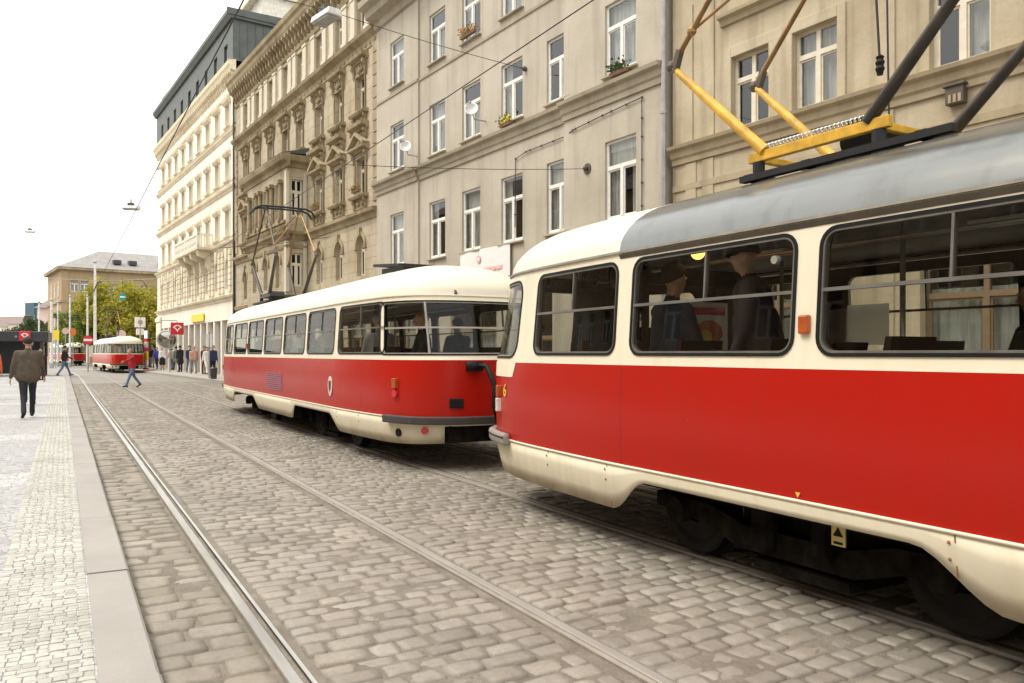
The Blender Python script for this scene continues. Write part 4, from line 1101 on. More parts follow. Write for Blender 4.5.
# ------------------------------------------------------------------ buildings along the street
def wall_seg(mb, q0, q1, z0, z1, y, opens, depth=.2, mi=0, arch=False):
    """front face at y with real openings (xa, xb, za, zb, arched) and their reveals."""
    ops = [o if len(o) > 4 else (*o, False) for o in opens]
    xs = sorted(set([q0, q1]+[v for o in ops for v in o[:2]])); zs = sorted(set([z0, z1]+[v for o in ops for v in o[2:4]]))
    for i in range(len(xs)-1):
        for j in range(len(zs)-1):
            xm, zm = (xs[i]+xs[i+1])/2, (zs[j]+zs[j+1])/2
            if any(o[0] < xm < o[1] and o[2] < zm < o[3] for o in ops): continue
            mb.add([(xs[i], y, zs[j]), (xs[i+1], y, zs[j]), (xs[i+1], y, zs[j+1]), (xs[i], y, zs[j+1])], [(0, 1, 2, 3)], mi)
    for xa, xb, za, zb, ar in ops:
        d = y-depth; r = (xb-xa)/2; xc = (xa+xb)/2; zs_ = zb-r if ar else zb
        mb.add([(xa, y, za), (xa, d, za), (xa, d, zs_), (xa, y, zs_)], [(0, 1, 2, 3)], mi)
        mb.add([(xb, y, za), (xb, d, za), (xb, d, zs_), (xb, y, zs_)], [(3, 2, 1, 0)], mi)
        mb.add([(xa, y, za), (xb, y, za), (xb, d, za), (xa, d, za)], [(0, 1, 2, 3)], mi)
        if not ar: mb.add([(xa, y, zb), (xb, y, zb), (xb, d, zb), (xa, d, zb)], [(3, 2, 1, 0)], mi)
        else:
            n = 12; pts = [(xc-r*math.cos(PI*i/n), zs_+r*math.sin(PI*i/n)) for i in range(n+1)]
            for (xa_, za_), (xb_, zb_) in zip(pts[:-1], pts[1:]):
                mb.add([(xa_, y, za_), (xb_, y, zb_), (xb_, y, zb), (xa_, y, zb)], [(0, 1, 2, 3)], mi)
                mb.add([(xa_, y, za_), (xb_, y, zb_), (xb_, d, zb_), (xa_, d, za_)], [(3, 2, 1, 0)], mi)
def shell(mb, q0, q1, z1, back, mi=0, y0=0, y1=0):
    mb.add([(q0, y0, -.05), (q0, back, -.05), (q0, back, z1), (q0, y0, z1)], [(0, 1, 2, 3)], mi)
    mb.add([(q1, y1, -.05), (q1, back, -.05), (q1, back, z1), (q1, y1, z1)], [(0, 1, 2, 3)], mi)
    mb.add([(q0, back, -.05), (q1, back, -.05), (q1, back, z1), (q0, back, z1)], [(0, 1, 2, 3)], mi)
_wc = {}
def win_meshes(w, h, style, cur):
    k = (round(w, 2), round(h, 2), style, cur)
    if k in _wc: return _wc[k]
    fm = MB(); a = .055; mat = {'white': 'window_white', 'cross': 'window_cream', 'arch': 'window_cream', 'brown': 'window_brown', 'small': 'window_white'}[style]
    x0, x1 = -w/2, w/2; t, b = .0, -.055
    fm.box(x0, x0+a, b, t, 0, h); fm.box(x1-a, x1, b, t, 0, h); fm.box(x0+a, x1-a, b, t, 0, a); fm.box(x0+a, x1-a, b, t, h-a, h)
    zt = h*(.66 if style != 'cross' else .68); zt = h*.58 if style == 'brown' else zt
    if style != 'small':
        fm.box(x0+a, x1-a, b, t+.012, zt-.045, zt+.045)
        fm.box(-.045, .045, b, t+.015, a, zt-.045)
        if style in ('cross', 'brown'): fm.box(-.04, .04, b, t+.01, zt+.045, h-a)
        for sx in (-1, 1):
            xa = sx*.045; xb = sx*(w/2-a)
            lo, hi = min(xa, xb), max(xa, xb)
            fm.box(lo, lo+.03, b+.01, t-.012, a, zt-.045); fm.box(hi-.03, hi, b+.01, t-.012, a, zt-.045)
            fm.box(lo+.03, hi-.03, b+.01, t-.012, a, a+.035); fm.box(lo+.03, hi-.03, b+.01, t-.012, zt-.08, zt-.045)
    f = fm.mesh('window', mat)
    g = MB().add([(x0+.02, -.03, .02), (x1-.02, -.03, .02), (x1-.02, -.03, h-.02), (x0+.02, -.03, h-.02)], [(0, 1, 2, 3)]).mesh('pane', 'house_glass')
    c = None
    def cloth(mb, xa, xb, za, zb, ph=0, amp=.02):
        n = max(6, int((xb-xa)/.03)); vs = []
        for i in range(n+1):
            x = xa+(xb-xa)*i/n; y = -.16+amp*math.sin(i*1.3+ph)+amp*.5*math.sin(i*.7); vs += [(x, y, za), (x, y, zb)]
        mb.add(vs, [(2*i, 2*i+2, 2*i+3, 2*i+1) for i in range(n)])
    if cur:
        cm = MB()
        if cur == 'full': cloth(cm, x0, x1, .05, h)
        elif cur == 'sides': cloth(cm, x0, x0+w*.27, .02, h, 1); cloth(cm, x1-w*.27, x1, .02, h, 2)
        elif cur == 'left': cloth(cm, x0, x0+w*.5, .02, h)
        elif cur == 'half': cloth(cm, x0, x1, .02, h*.62)
        elif cur == 'blind': cm.box(x0, x1, -.12, -.11, zt, h)
        elif cur == 'blindhalf': cm.box(x0, x1, -.12, -.11, zt, h); cloth(cm, x0, x0+w*.3, .02, zt, 1); cloth(cm, x1-w*.3, x1, .02, zt, 2)
        c = cm.mesh('curtain', 'blind' if cur == 'blind' else 'curtain')
    _wc[k] = (f, g, c); return _wc[k]
def window(parent, q, z0, w, h, y=-.16, style='white', cur=None, sill=None, sillmat='grey_trim'):
    f, g, c = win_meshes(w, h, style, cur)
    o = obj('window', f, parent, (q, y, z0)); obj('pane', g, o)
    if c: obj('curtain', c, o)
    if sill:
        k = ('sill', round(w, 2), sill, sillmat)
        if k not in _wc:
            mb = MB(); mb.prism([(-.1, -.02), (sill+.10, -.03), (sill+.10, -.065), (-.0, -.065), (-.1, -.05)], 'x', -w/2-.06, w/2+.06); _wc[k] = mb.mesh('sill', sillmat)
        obj('sill', _wc[k], o)
    return o
def cornice(parent, q0, q1, z, prof, mat, name='cornice', y=0, mb=None):
    m = MB(); m.prism([(y+p[0], z+p[1]) for p in prof], 'x', q0, q1); return m.build(name, mat, parent)
def rooms(parent, q0, q1, z1, y=-1.3):
    mb = MB(); mb.box(q0+.25, q1-.25, y-.1, y, 0, z1)
    z = 3.9
    while z < z1-1:
        mb.box(q0+.25, q1-.25, y, -.45, z, z+.25); z += 3.2
    return mb.build('interior', 'room_dark', parent)
_cur = random.Random(11)
def rc(): return _cur.choice(['sides', 'full', 'half', 'left', 'sides', 'full', None, 'blindhalf'])

# --- grey house (q 11.87 .. 26.4)
def building(name, label, q0, cat='building'):
    return thing(name, label, cat, tuple(fpt(q0, 0, 0)), FROT, 'houses along the right side of the street')
class Sub:            # shifts facade coordinates so that q is measured from the building's own corner
    pass
Q0 = 11.87; g = building('plain_house', 'plain grey plastered apartment house with white windows behind the tram roofs', Q0)
X = lambda q: q-Q0
cols = [13.24, 15.62, 17.74, 19.88, 21.96, 24.72]; rows = [(4.55, 1.8), (7.86, 1.62), (10.8, 1.58)]
def ops_in(qa, qb, W=1.04): return [(X(c)-W/2, X(c)+W/2, z, z+h) for c in cols if qa < c < qb for z, h in rows]
shop = [(X(13.4)-1.0, X(13.4)+1.0, .5, 3.3), (X(16.6)-.7, X(16.6)+.7, .14, 3.2), (X(19.8)-1.3, X(19.8)+1.3, .6, 3.3), (X(24.3)-1.0, X(24.3)+1.0, .6, 3.3)]
mb = MB()
wall_seg(mb, 0, X(15.3), -.05, 13.4, .10, ops_in(0, 15.3)+shop[:1]); wall_seg(mb, X(15.3), X(23.15), -.05, 13.4, 0, ops_in(15.3, 23.1)+shop[1:3]); wall_seg(mb, X(23.15), X(26.4), -.05, 13.4, .07, ops_in(23.1, 27)+shop[3:])
for q, a, b in ((X(15.3), 0, .10), (X(23.15), 0, .07)): mb.add([(q, a, -.05), (q, b, -.05), (q, b, 13.4), (q, a, 13.4)], [(0, 1, 2, 3)])
shell(mb, 0, X(26.4), 13.4, -12, y0=.1, y1=.07); mb.build('wall', 'grey_plaster', g)
rooms(g, 0, X(26.4), 13.2)
PR = [(-.02, -.42), (.05, -.42), (.06, -.30), (.10, -.26), (.12, -.12), (.22, -.08), (.24, 0), (-.02, .03)]
cornice(g, X(15.32), X(23.13), 7.62, PR, 'grey_trim'); cornice(g, -.02, X(15.3), 7.62, PR, 'grey_trim', y=.10); cornice(g, X(23.15), X(26.42), 7.62, PR, 'grey_trim', y=.07)
for a, b, y in ((0, 15.3, .1), (15.3, 23.15, 0), (23.15, 26.4, .07)):
    cornice(g, X(a) if a else 0, X(b), 10.52, [(-.02, -.06), (.035, -.05), (.04, .03), (-.02, .04)], 'grey_trim', 'string_course', y)
    cornice(g, X(a) if a else 0, X(b), 13.4, [(-.02, -.25), (.1, -.2), (.16, 0), (.45, .1), (.5, .3), (.72, .42), (.75, .62), (-.02, .66)], 'grey_trim', 'eave_cornice', y)
for c, cs in zip(cols, (('blindhalf', 'full', 'full'), ('blindhalf', 'left', 'full'), ('sides', 'sides', 'half'), ('full', 'half', 'sides'), ('sides', 'full', 'half'), ('full', 'sides', 'full'))):
    y = .1 if c < 15.3 else (.07 if c > 23.1 else 0)
    for (z, h), cu in zip(rows, cs): window(g, X(c), z, 1.04, h, y-.06, 'white', cu, .06)
for o in shop: 
    w_ = o[1]-o[0]; window(g, (o[0]+o[1])/2, o[2], w_, o[3]-o[2], -.12, 'brown', 'half' if w_ > 1.5 else None)
mb = MB(); mb.prism([(-12.3, 13.4), (.5, 14.0), (-5.5, 17.5)], 'x', 0, X(26.4)); mb.build('roof', 'roof_brown', g)

# --- beige house (q -9 .. 11.6)
Q0 = -9.0; g = building('beige_house', 'beige plastered house with cross-barred windows behind the raised pantograph', Q0)
cols = [9.72, 8.34, 5.9, 4.5, 1.6, .2, -2.6, -4.0, -6.4]; rows = [(5.80, 1.40), (9.3, 1.7), (12.4, 1.5)]
mb = MB(); opn = [(X(c)-.44, X(c)+.44, z, z+h) for c in cols for z, h in rows]
sh2 = [(X(c)-.9, X(c)+.9, .7, 3.6) for c in (9.2, 5.6, 2.2, -1.2, -4.6)]
wall_seg(mb, 0, X(11.72), -.05, 14.4, 0, opn+sh2); shell(mb, 0, X(11.72), 14.4, -12); mb.build('wall', 'beige_plaster', g)
rooms(g, 0, X(11.72), 14.2)
cornice(g, -.02, X(11.70), 5.76, [(-.02, -.36), (.05, -.36), (.06, -.26), (.1, -.22), (.12, -.1), (.2, -.06), (.22, 0), (-.02, .03)], 'beige_trim')
cornice(g, -.02, X(11.70), 4.95, [(-.02, -.1), (.03, -.1), (.035, .02), (-.02, .03)], 'beige_trim', 'string_course')
cornice(g, -.02, X(11.70), 14.4, [(-.02, -.3), (.1, -.25), (.2, 0), (.5, .15), (.55, .4), (-.02, .45)], 'beige_trim', 'eave_cornice')
for c in cols:
    for i, (z, h) in enumerate(rows):
        o = window(g, X(c), z, .88, h, -.11, 'cross', ('full', 'sides', 'left', 'half', None)[(int(c*3)+i) % 5])
# wide plaster frames round each pair of windows, hood moulds above
for a, b in ((9.72, 8.34), (5.9, 4.5), (1.6, .2), (-2.6, -4.0)):
    for z, h in rows[:2]:
        x0, x1 = X(b)-.44, X(a)+.44; m = MB(); fw_ = .16
        m.box(x0-fw_, x0-.0, -.02, .035, z-.02, z+h+.2); m.box(x1, x1+fw_, -.02, .035, z-.02, z+h+.2); m.box(x0, x1, -.02, .035, z+h+.0, z+h+.2)
        m.box(X(b)+.44, X(a)-.44, -.02, .045, z-.02, z+h)
        m.build('window_surround', 'beige_plaster', g, bevel=.01)
        cornice(g, x0-.1, x1+.25, z+h+.82, [(-.02, -.16), (.05, -.16), (.08, -.06), (.16, -.03), (.17, .03), (-.02, .05)], 'beige_trim', 'hood_mould')
for q in (11.2, 10.75, 7.05, 3.0, -1.2, -5.2):
    m = MB(); m.box(X(q)-.16 if q != 11.2 else X(q)-.05, X(q)+.16, -.02, .03, 5.78, 8.6); m.box(X(q)-.14, X(q)+.14, -.02, .025, .1, 5.38); m.build('pilaster', 'beige_plaster', g)
m = MB(); m.box(X(5.92)-.13, X(5.92)+.13, .0, .14, 5.18, 5.46); m.box(X(5.92)-.16, X(5.92)+.16, 0, .17, 5.44, 5.48)
vt = m.build('vent_box', 'copper_dark', g, bevel=.01)
m = MB(); [m.box(X(5.92)-.10+.07*i, X(5.92)-.06+.07*i, .13, .15, 5.2, 5.32) for i in range(3)]; m.build('grille', 'beige_trim', vt)
for o in sh2: window(g, (o[0]+o[1])/2, o[2], 1.8, o[3]-o[2], -.16, 'brown', 'half')
mb = MB(); mb.prism([(-12.3, 14.5), (.5, 14.8), (-5.5, 18.0)], 'x', 0, X(11.72)); mb.build('roof', 'roof_brown', g)

# --- ornate tan house (q 26.4 .. 45.65)
Q0 = 26.4; g = building('ornate_house', 'richly decorated tan house with pediments, brackets and a projecting oriel', Q0)
QE = 45.65
cols = [28.0, 30.2, 32.42, 34.84, 36.85, 39.16, 41.41, 43.55]; plain = [28.0, 30.2, 32.42, 41.6, 43.7]
A, B_, Cc, D = (4.45, 1.52), (7.52, 1.46), (10.68, 1.42), (13.72, 1.42)
OR0, OR1, OY = 33.95, 40.05, .9
ocols = [35.2, 37.0, 38.8]
mb = MB()
opn = [(X(c)-.36, X(c)+.36, A[0], A[0]+A[1], True) for c in plain]+[(X(c)-.4, X(c)+.4, B_[0], sum(B_)) for c in plain]
up = [(X(c)-.4, X(c)+.4, z, z+h) for c in cols for z, h in (Cc, D)]
shp = [(X(c)-.9, X(c)+.9, .3, 3.5) for c in (28.4, 31.6, 42.4)]
wall_seg(mb, 0, X(OR0), -.05, 10.2, 0, [o for o in opn+shp if o[1] < X(OR0)]); wall_seg(mb, X(OR1), X(QE), -.05, 10.2, 0, [o for o in opn+shp if o[0] > X(OR1)])
wall_seg(mb, 0, X(QE), 10.2, 16.2, 0, up)
fo = [(X(c)-.36, X(c)+.36, A[0], A[0]+A[1], True) for c in ocols]+[(X(c)-.42, X(c)+.42, B_[0], sum(B_)+.15) for c in ocols]+[(X(37)-1.3, X(37)+1.3, .15, 3.5)]
wall_seg(mb, X(OR0), X(OR1), -.05, 9.9, OY, fo)
mb.add([(X(OR1), 0, -.05), (X(OR1), OY, -.05), (X(OR1), OY, 9.9), (X(OR1), 0, 9.9)], [(0, 1, 2, 3)])
mb.add([(X(OR0), 0, 9.9), (X(OR1), 0, 9.9), (X(OR1), OY, 9.9), (X(OR0), OY, 9.9)], [(0, 1, 2, 3)])
# near cheek of the oriel with its own narrow windows
for za, zb, ops in ((-.05, 4.4, []), (4.4, 6.4, [(.22, .72, 4.45, 5.9)]), (6.4, 9.9, [(.2, .72, 7.5, 9.15)])):
    ys = [0, .9]+[v for o in ops for v in o[:2]]; ys = sorted(set(ys)); zz = sorted(set([za, zb]+[v for o in ops for v in o[2:]]))
    for i in range(len(ys)-1):
        for j in range(len(zz)-1):
            if any(o[0] < (ys[i]+ys[i+1])/2 < o[1] and o[2] < (zz[j]+zz[j+1])/2 < o[3] for o in ops): continue
            x = X(OR0); mb.add([(x, ys[i], zz[j]), (x, ys[i+1], zz[j]), (x, ys[i+1], zz[j+1]), (x, ys[i], zz[j+1])], [(0, 1, 2, 3)])
shell(mb, 0, X(QE), 16.2, -12); mb.build('wall', 'ornate_plaster', g)
rooms(g, 0, X(QE), 16)
def arch_surround(w, y):
    m = MB(); n = 14; r0 = w/2+.02; r1 = w/2+.17
    for i in range(n):
        a, b = PI*i/n, PI*(i+1)/n; P = []
        for yy in (-.02, .06):
            for r, an in ((r0, a), (r1, a), (r1, b), (r0, b)): P.append((-r*math.cos(an), yy, r*math.sin(an)))
        m.add(P, [(0, 1, 2, 3), (7, 6, 5, 4), (0, 4, 5, 1), (1, 5, 6, 2), (2, 6, 7, 3), (3, 7, 4, 0)])
    for s in (-1, 1): m.box(s*(r0+r1)/2-.085, s*(r0+r1)/2+.085, -.02, .07, -.14, -.0)
    m.prism([(-.07, r0-.02), (.07, r0-.02), (.11, r1+.14), (-.11, r1+.14)], 'y', -.02, .12)
    return m.mesh('arch_surround', 'ornate_trim')
AS = arch_surround(.72, 0)
def bracket(m, x, y, z, h, d, w=.09):
    m.prism([(y-.02, z), (y+d, z), (y+d, z-h*.25), (y+d*.55, z-h*.45), (y+d*.5, z-h*.8), (y+d*.25, z-h), (y-.02, z-h)], 'x', x-w/2, x+w/2)
def hood_c():
    m = MB(); w = .62
    m.prism([(-.02, .0), (.06, .0), (.08, .07), (.26, .11), (.30, .22), (-.02, .27)], 'x', -w-.1, w+.1)
    for s in (-1, 1): bracket(m, s*(w-.08), .0, 0.0, .55, .20, .13)
    for s in (-.33, -.11, .11, .33): m.box(s-.06, s+.06, -.02, .06, -.22, -.06)
    m.ball((0, .05, -.3), (.16, .08, .14), 8, 6); m.ball((-.2, .03, -.27), (.1, .06, .09), 8, 5); m.ball((.2, .03, -.27), (.1, .06, .09), 8, 5)
    m.box(-w+.12, -.42, -.02, .05, -2.0, -.5); m.box(.42, w-.12, -.02, .05, -2.0, -.5); m.box(-.42, .42, -.02, .05, -.5, -.40)
    return m.mesh('window_hood', 'ornate_trim')
def pediment():
    m = MB(); w = .72
    m.prism([(-.02, 0), (.07, 0), (.1, .06), (.26, .09), (.28, .17), (-.02, .19)], 'x', -w-.05, w+.05)
    m.prism([(-w, .19), (w, .19), (0, .62)], 'y', -.02, .08)
    for s in (-1, 1):
        a, b = Vector((s*(w+.05), .13, .22)), Vector((0, .13, .68)); m.bar(a, b, .30, .11, 0, (0, 0, 1))
    m.ball((0, .08, .34), (.16, .06, .12), 8, 6)
    for s in (-1, 1): bracket(m, s*(w-.12), 0, 0.0, .42, .16, .12); m.box(s*.53-.075, s*.53+.075, -.02, .06, -1.75, -.42)
    m.box(-.44, .44, -.02, .05, -.22, -.08)
    return m.mesh('pediment', 'ornate_trim')
def flat_hood():
    m = MB(); w = .74
    m.prism([(-.02, 0), (.08, 0), (.1, .08), (.3, .12), (.33, .24), (-.02, .28)], 'x', -w, w)
    for s in (-1, 1): bracket(m, s*(w-.14), 0, 0, .34, .2, .14)
    return m.mesh('upper_hood', 'ornate_trim')
def sill_b():
    m = MB(); w = .66
    m.prism([(-.02, -.12), (.18, -.12), (.24, -.04), (.24, .0), (-.02, .03)], 'x', -w-.06, w+.06)
    for s in (-1, 1): bracket(m, s*(w-.12), 0, -.12, .4, .16, .14)
    for s in (-.22, .22): m.ball((s, .03, -.3), (.14, .06, .11), 8, 5)
    m.box(-.5, .5, -.02, .03, -.5, -.42)
    return m.mesh('window_sill', 'ornate_trim')
def pil_d():
    m = MB(); m.box(-.22, .22, -.02, .07, 0, 1.5); m.box(-.26, .26, -.02, .1, 1.45, 1.56); m.box(-.26, .26, -.02, .1, -.04, .1); return m.mesh('pier', 'pale_pier')
HC, PD, FH, SB, PLD = hood_c(), pediment(), flat_hood(), sill_b(), pil_d()
def WIN(q, z, w, h, y, style, cur): return window(g, X(q), z, w, h, y-.17, style, cur)
for c in plain:
    o = WIN(c, A[0], .72, A[1], 0, 'arch', rc()); obj('arch_surround', AS, o, (0, .17, A[1]-.36))
    o = WIN(c, B_[0], .8, B_[1], 0, 'cross', rc()); obj('pediment', PD, o, (0, .17, B_[1]+.16)); obj('upper_hood', FH, o, (0, .17, 2.42)); obj('window_sill', SB, o, (0, .17, -.02))
for c in cols:
    o = WIN(c, Cc[0], .8, Cc[1], 0, 'cross', rc()); obj('window_hood', HC, o, (0, .17, Cc[1]+.46)); obj('window_sill', SB, o, (0, .17, -.02))
    o = WIN(c, D[0], .8, D[1], 0, 'cross', rc())
    for s in (-.68, .68): obj('pier', PLD, o, (s, .17, -.02))
for c in ocols:
    o = WIN(c, A[0], .72, A[1], OY, 'arch', rc()); obj('arch_surround', AS, o, (0, .17, A[1]-.36))
    o = WIN(c, B_[0], .84, B_[1]+.15, OY, 'cross', rc())
    for s in (-.62, .62):
        m = MB(); m.tube([(s, .17+.1, -.1), (s, .27, 1.5)], [.1, .085], 12); m.box(s-.13, s+.13, .12, .40, 1.5, 1.66); m.box(s-.13, s+.13, .12, .4, -.2, -.08); m.build('half_column', 'ornate_trim', o, auto=40)
for z, h in ((4.45, 1.45), (7.5, 1.65)):
    f, gl, cu = win_meshes(.5, h, 'cross', None); o = obj('window', f, g, (X(OR0)+.12, .47, z), -PI/2); o.rotation_euler = (0, 0, -PI/2); obj('pane', gl, o)
for y in (.03, .81):
    m = MB(); m.box(X(OR0)-.06, X(OR0)+.22, y-.0, y+.15, 4.2, 6.4); m.box(X(OR0)-.05, X(OR0)+.2, y, y+.14, 7.1, 9.5); m.build('corner_pier', 'pale_pier', g)
OC = [(-.02, -.3), (.06, -.3), (.1, -.12), (.3, -.04), (.36, .12), (.38, .2), (-.02, .26)]
def oriel_band(z, prof, name, mat='ornate_trim'):
    m = MB(); m.prism([(OY+p[0], z+p[1]) for p in prof], 'x', X(OR0)-max(p[0] for p in prof), X(OR1)+max(p[0] for p in prof))
    mx = max(p[0] for p in prof)
    for xx, s in ((X(OR0), -1), (X(OR1), 1)): m.prism([(xx+s*p[0], z+p[1]) for p in prof], 'y', 0, OY-.021)
    return m.build(name, mat, g)
oriel_band(9.95, OC, 'oriel_cornice'); oriel_band(6.75, [(-.02, -.25), (.05, -.25), (.1, -.08), (.24, -.02), (.26, .1), (-.02, .14)], 'string_course'); oriel_band(6.2, [(-.02, -.1), (.05, -.08), (.08, .04), (-.02, .06)], 'string_course')
mb = MB(); mb.prism([(0, 10.25), (OY+.36, 10.18), (0, 10.55)], 'x', X(OR0)-.3, X(OR1)+.3); mb.build('oriel_roof', 'mansard_sheet', g)
m = MB()                                       # stone balustrade panel under the oriel windows
for i in range(26):
    x = X(OR0)+.25+i*(OR1-OR0-.5)/25; m.tube([(x, OY+.06, 6.92), (x, OY+.06, 7.08), (x, OY+.06, 7.22)], [.035, .06, .035], 8)
m.box(X(OR0), X(OR1), OY-.01, OY+.14, 7.22, 7.34); m.build('balustrade', 'ornate_trim', g)
for a, b in ((26.4, OR0-.27), (OR1+.27, QE)):
    cornice(g, X(a), X(b), 6.75, [(-.02, -.25), (.05, -.25), (.1, -.08), (.24, -.02), (.26, .1), (-.02, .14)], 'ornate_trim')
    cornice(g, X(a), X(b), 4.1, [(-.02, -.2), (.08, -.18), (.12, .0), (-.02, .05)], 'ornate_trim', 'string_course')
cornice(g, 0, X(QE), 13.3, [(-.02, -.42), (.04, -.42), (.05, -.12), (.14, -.06), (.28, .02), (.32, .14), (-.02, .18)], 'ornate_trim')
m = MB()
for i in range(46): x = .2+i*(QE-26.4-.4)/45; m.ball((x, .06, 13.02), (.07, .05, .07), 8, 5)
m.build('boss_frieze', 'ornate_trim', g)
cornice(g, 0, X(QE), 15.42, [(-.02, -.1), (.06, -.08), (.1, .04), (-.02, .08)], 'ornate_trim', 'string_course')
m = MB()
for i in range(44):
    x = .2+i*(QE-26.4-.4)/43; bracket(m, x, 0, 16.22, .62, .42, .14); m.ball((x+.21, .02, 15.85), (.1, .05, .16), 8, 5)
m.build('bracket_frieze', 'ornate_trim', g)
cornice(g, -.15, X(QE)+.1, 16.25, [(-.02, -.1), (.36, -.05), (.44, .1), (.47, .28), (.56, .36), (.6, .55), (-.02, .6)], 'ornate_trim', 'eave_cornice')
for q in (26.62, 45.4):
    m = MB()
    for k in range(14): m.box(X(q)-.2, X(q)+.2, -.02, .05, 7.1+k*.42, 7.1+k*.42+.38)
    m.build('quoin', 'ornate_trim', g, bevel=.01)
for o in shp: window(g, (o[0]+o[1])/2, o[2], 1.8, o[3]-o[2], -.16, 'brown', None)
window(g, X(37), .15, 2.6, 3.35, OY-.16, 'brown', None)
mb = MB(); mb.prism([(-12.3, 16.5), (.55, 16.83), (-5.5, 19.0)], 'x', 0, X(QE)); mb.build('roof', 'roof_slate', g)

# --- white house with the dark mansard (q 45.8 .. 69.6)
Q0 = 45.8; g = building('white_house', 'tall cream white house with a dark sheet-metal attic storey at the street corner', Q0); QE = 69.2
cols = [47.4+2.42*i for i in range(9)]
R1, R2, R3, R4 = (14.75, 1.30), (11.6, 1.4), (8.35, 1.5), (5.25, 1.75)
mb = MB()
opn = [(X(c)-.42, X(c)+.42, z, z+h) for c in cols for z, h in (R1, R2, R3)]
wall_seg(mb, 0, X(QE), 7.75, 17.7, 0, opn); shell(mb, 0, X(QE), 17.7, -12); mb.build('wall', 'white_plaster', g)
mb = MB(); wall_seg(mb, 0, X(QE), 4.7, 7.75, .06, [(X(c)-.42, X(c)+.42, R4[0], R4[0]+R4[1], True) for c in cols], .3)
mb.add([(0, 0, 7.75), (X(QE), 0, 7.75), (X(QE), .06, 7.75), (0, .06, 7.75)], [(0, 1, 2, 3)]); mb.build('rusticated_wall', 'white_rustic', g)
rooms(g, 0, X(QE), 17.4)
for c in cols:
    for i, (z, h) in enumerate((R1, R2, R3)): 
        o = window(g, X(c), z, .84, h, -.16, 'cross', _cur.choice(['full', 'full', 'full', 'sides']))
        m = _wc.get(('wh', i))
        if not m:
            mm = MB(); mm.box(-.56, -.42, -.02, .05, -.05, h+.02); mm.box(.42, .56, -.02, .05, -.05, h+.02); mm.prism([(-.02, h), (.08, h), (.2, h+.14), (.22, h+.24), (-.02, h+.28)], 'x', -.66, .66)
            if i: mm.ball((0, .05, h+.12), (.16, .14, .2), 8, 5); mm.box(-.5, .5, -.02, .05, h+.28, h+.46)
            mm.prism([(-.02, -.1), (.16, -.08), (.18, 0), (-.02, .02)], 'x', -.6, .6)
            m = _wc[('wh', i)] = mm.mesh('window_surround', 'white_trim')
        obj('window_surround', m, o, (0, .16, 0))
    o = window(g, X(c), R4[0], .84, R4[1], -.14, 'arch', _cur.choice(['full', 'sides']))
    m = _wc.get('keyst')
    if not m:
        mm = MB(); mm.prism([(-.14, 1.66), (.14, 1.66), (.3, 2.4), (-.3, 2.4)], 'y', -.02, .1)
        for s in (-1, 1):
            for k in range(7): mm.box(s*.82-.26, s*.82+.26, -.02, .09, -.2+k*.36, -.2+k*.36+.3)
        m = _wc['keyst'] = mm.mesh('keystone', 'white_trim')
    obj('keystone', m, o, (0, .2, 0))
for z, s in ((14.25, .7), (11.05, .8), (7.85, 1.0), (4.75, 1.0)):
    cornice(g, -.05, X(QE)+.1, z, [(-.02, -.22*s), (.05, -.2*s), (.08, -.06), (.2*s, 0), (.24*s, .1), (-.02, .14)], 'white_trim', 'string_course', .06 if z < 8 else 0)
for z in (14.62, 11.5, 8.28): cornice(g, -.02, X(QE)+.05, z, [(-.02, -.06), (.05, -.05), (.07, .03), (-.02, .04)], 'white_trim', 'string_course')
m = MB()
for i in range(60): x = .15+i*(QE-45.8-.3)/59; bracket(m, x, 0, 17.6, .5, .3, .14)
m.build('bracket_frieze', 'white_trim', g)
cornice(g, -.1, X(QE)+.12, 17.7, [(-.02, -.14), (.26, -.08), (.32, .1), (.38, .2), (.4, .42), (-.02, .5)], 'terracotta_trim', 'eave_cornice')
cornice(g, -.1, X(QE)+.15, 16.55, [(-.02, -.1), (.08, -.06), (.1, .05), (-.02, .08)], 'white_trim', 'string_course')
# attic storey of dark sheet metal
mb = MB(); aw = [(X(c)-.4, X(c)+.4, 18.42, 19.5) for c in cols]
wall_seg(mb, .05, X(QE)-.1, 18.18, 20.55, .12, aw, .2); mb.add([(.05, .12, 18.18), (.05, -11, 18.18), (.05, -11, 20.55), (.05, .12, 20.55)], [(0, 1, 2, 3)]); mb.add([(X(QE)-.1, .12, 18.18), (X(QE)-.1, -11, 18.18), (X(QE)-.1, -11, 20.55), (X(QE)-.1, .12, 20.55)], [(0, 1, 2, 3)])
mb.box(.3, X(QE)-.3, -1.4, -1.3, 17.8, 20.4)
for i in range(24): mb.box(.02, .05, -.3-i*.45, -.26-i*.45, 18.18, 20.5)
mb.build('attic_wall', 'mansard_sheet', g)
for c in cols: window(g, X(c), 18.42, .8, 1.08, -.05, 'small', None)
cornice(g, -.1, X(QE)-.1, 20.6, [(-11, -.06), (.25, -.06), (.36, .12), (.42, .2), (.42, .42), (.34, .46), (-11, .75)], 'mansard_sheet', 'attic_roof')
cornice(g, -.16, -.1, 20.6, [(-11, .1), (.5, .1), (.5, .45), (-11, .75)], 'mansard_sheet', 'attic_roof')
mb = MB(); mb.box(.3, 6.5, -10, -1.6, 21.2, 22.4); ph = mb.build('penthouse', 'penthouse', g)
mb = MB(); mb.box(.1, 6.8, -10.2, -1.2, 22.4, 22.62); mb.build('flat_roof', 'penthouse', ph); mb = MB(); mb.box(.07, .1, -10.2, -1.17, 22.4, 22.62); mb.box(.07, 6.8, -1.2, -1.17, 22.4, 22.62); mb.build('fascia', 'terracotta_trim', ph)
m = MB()
for y in (-2.2, -5, -8):
    m.tube([(.9, y, 22.6), (.9, y, 23.4)], .02, 6)
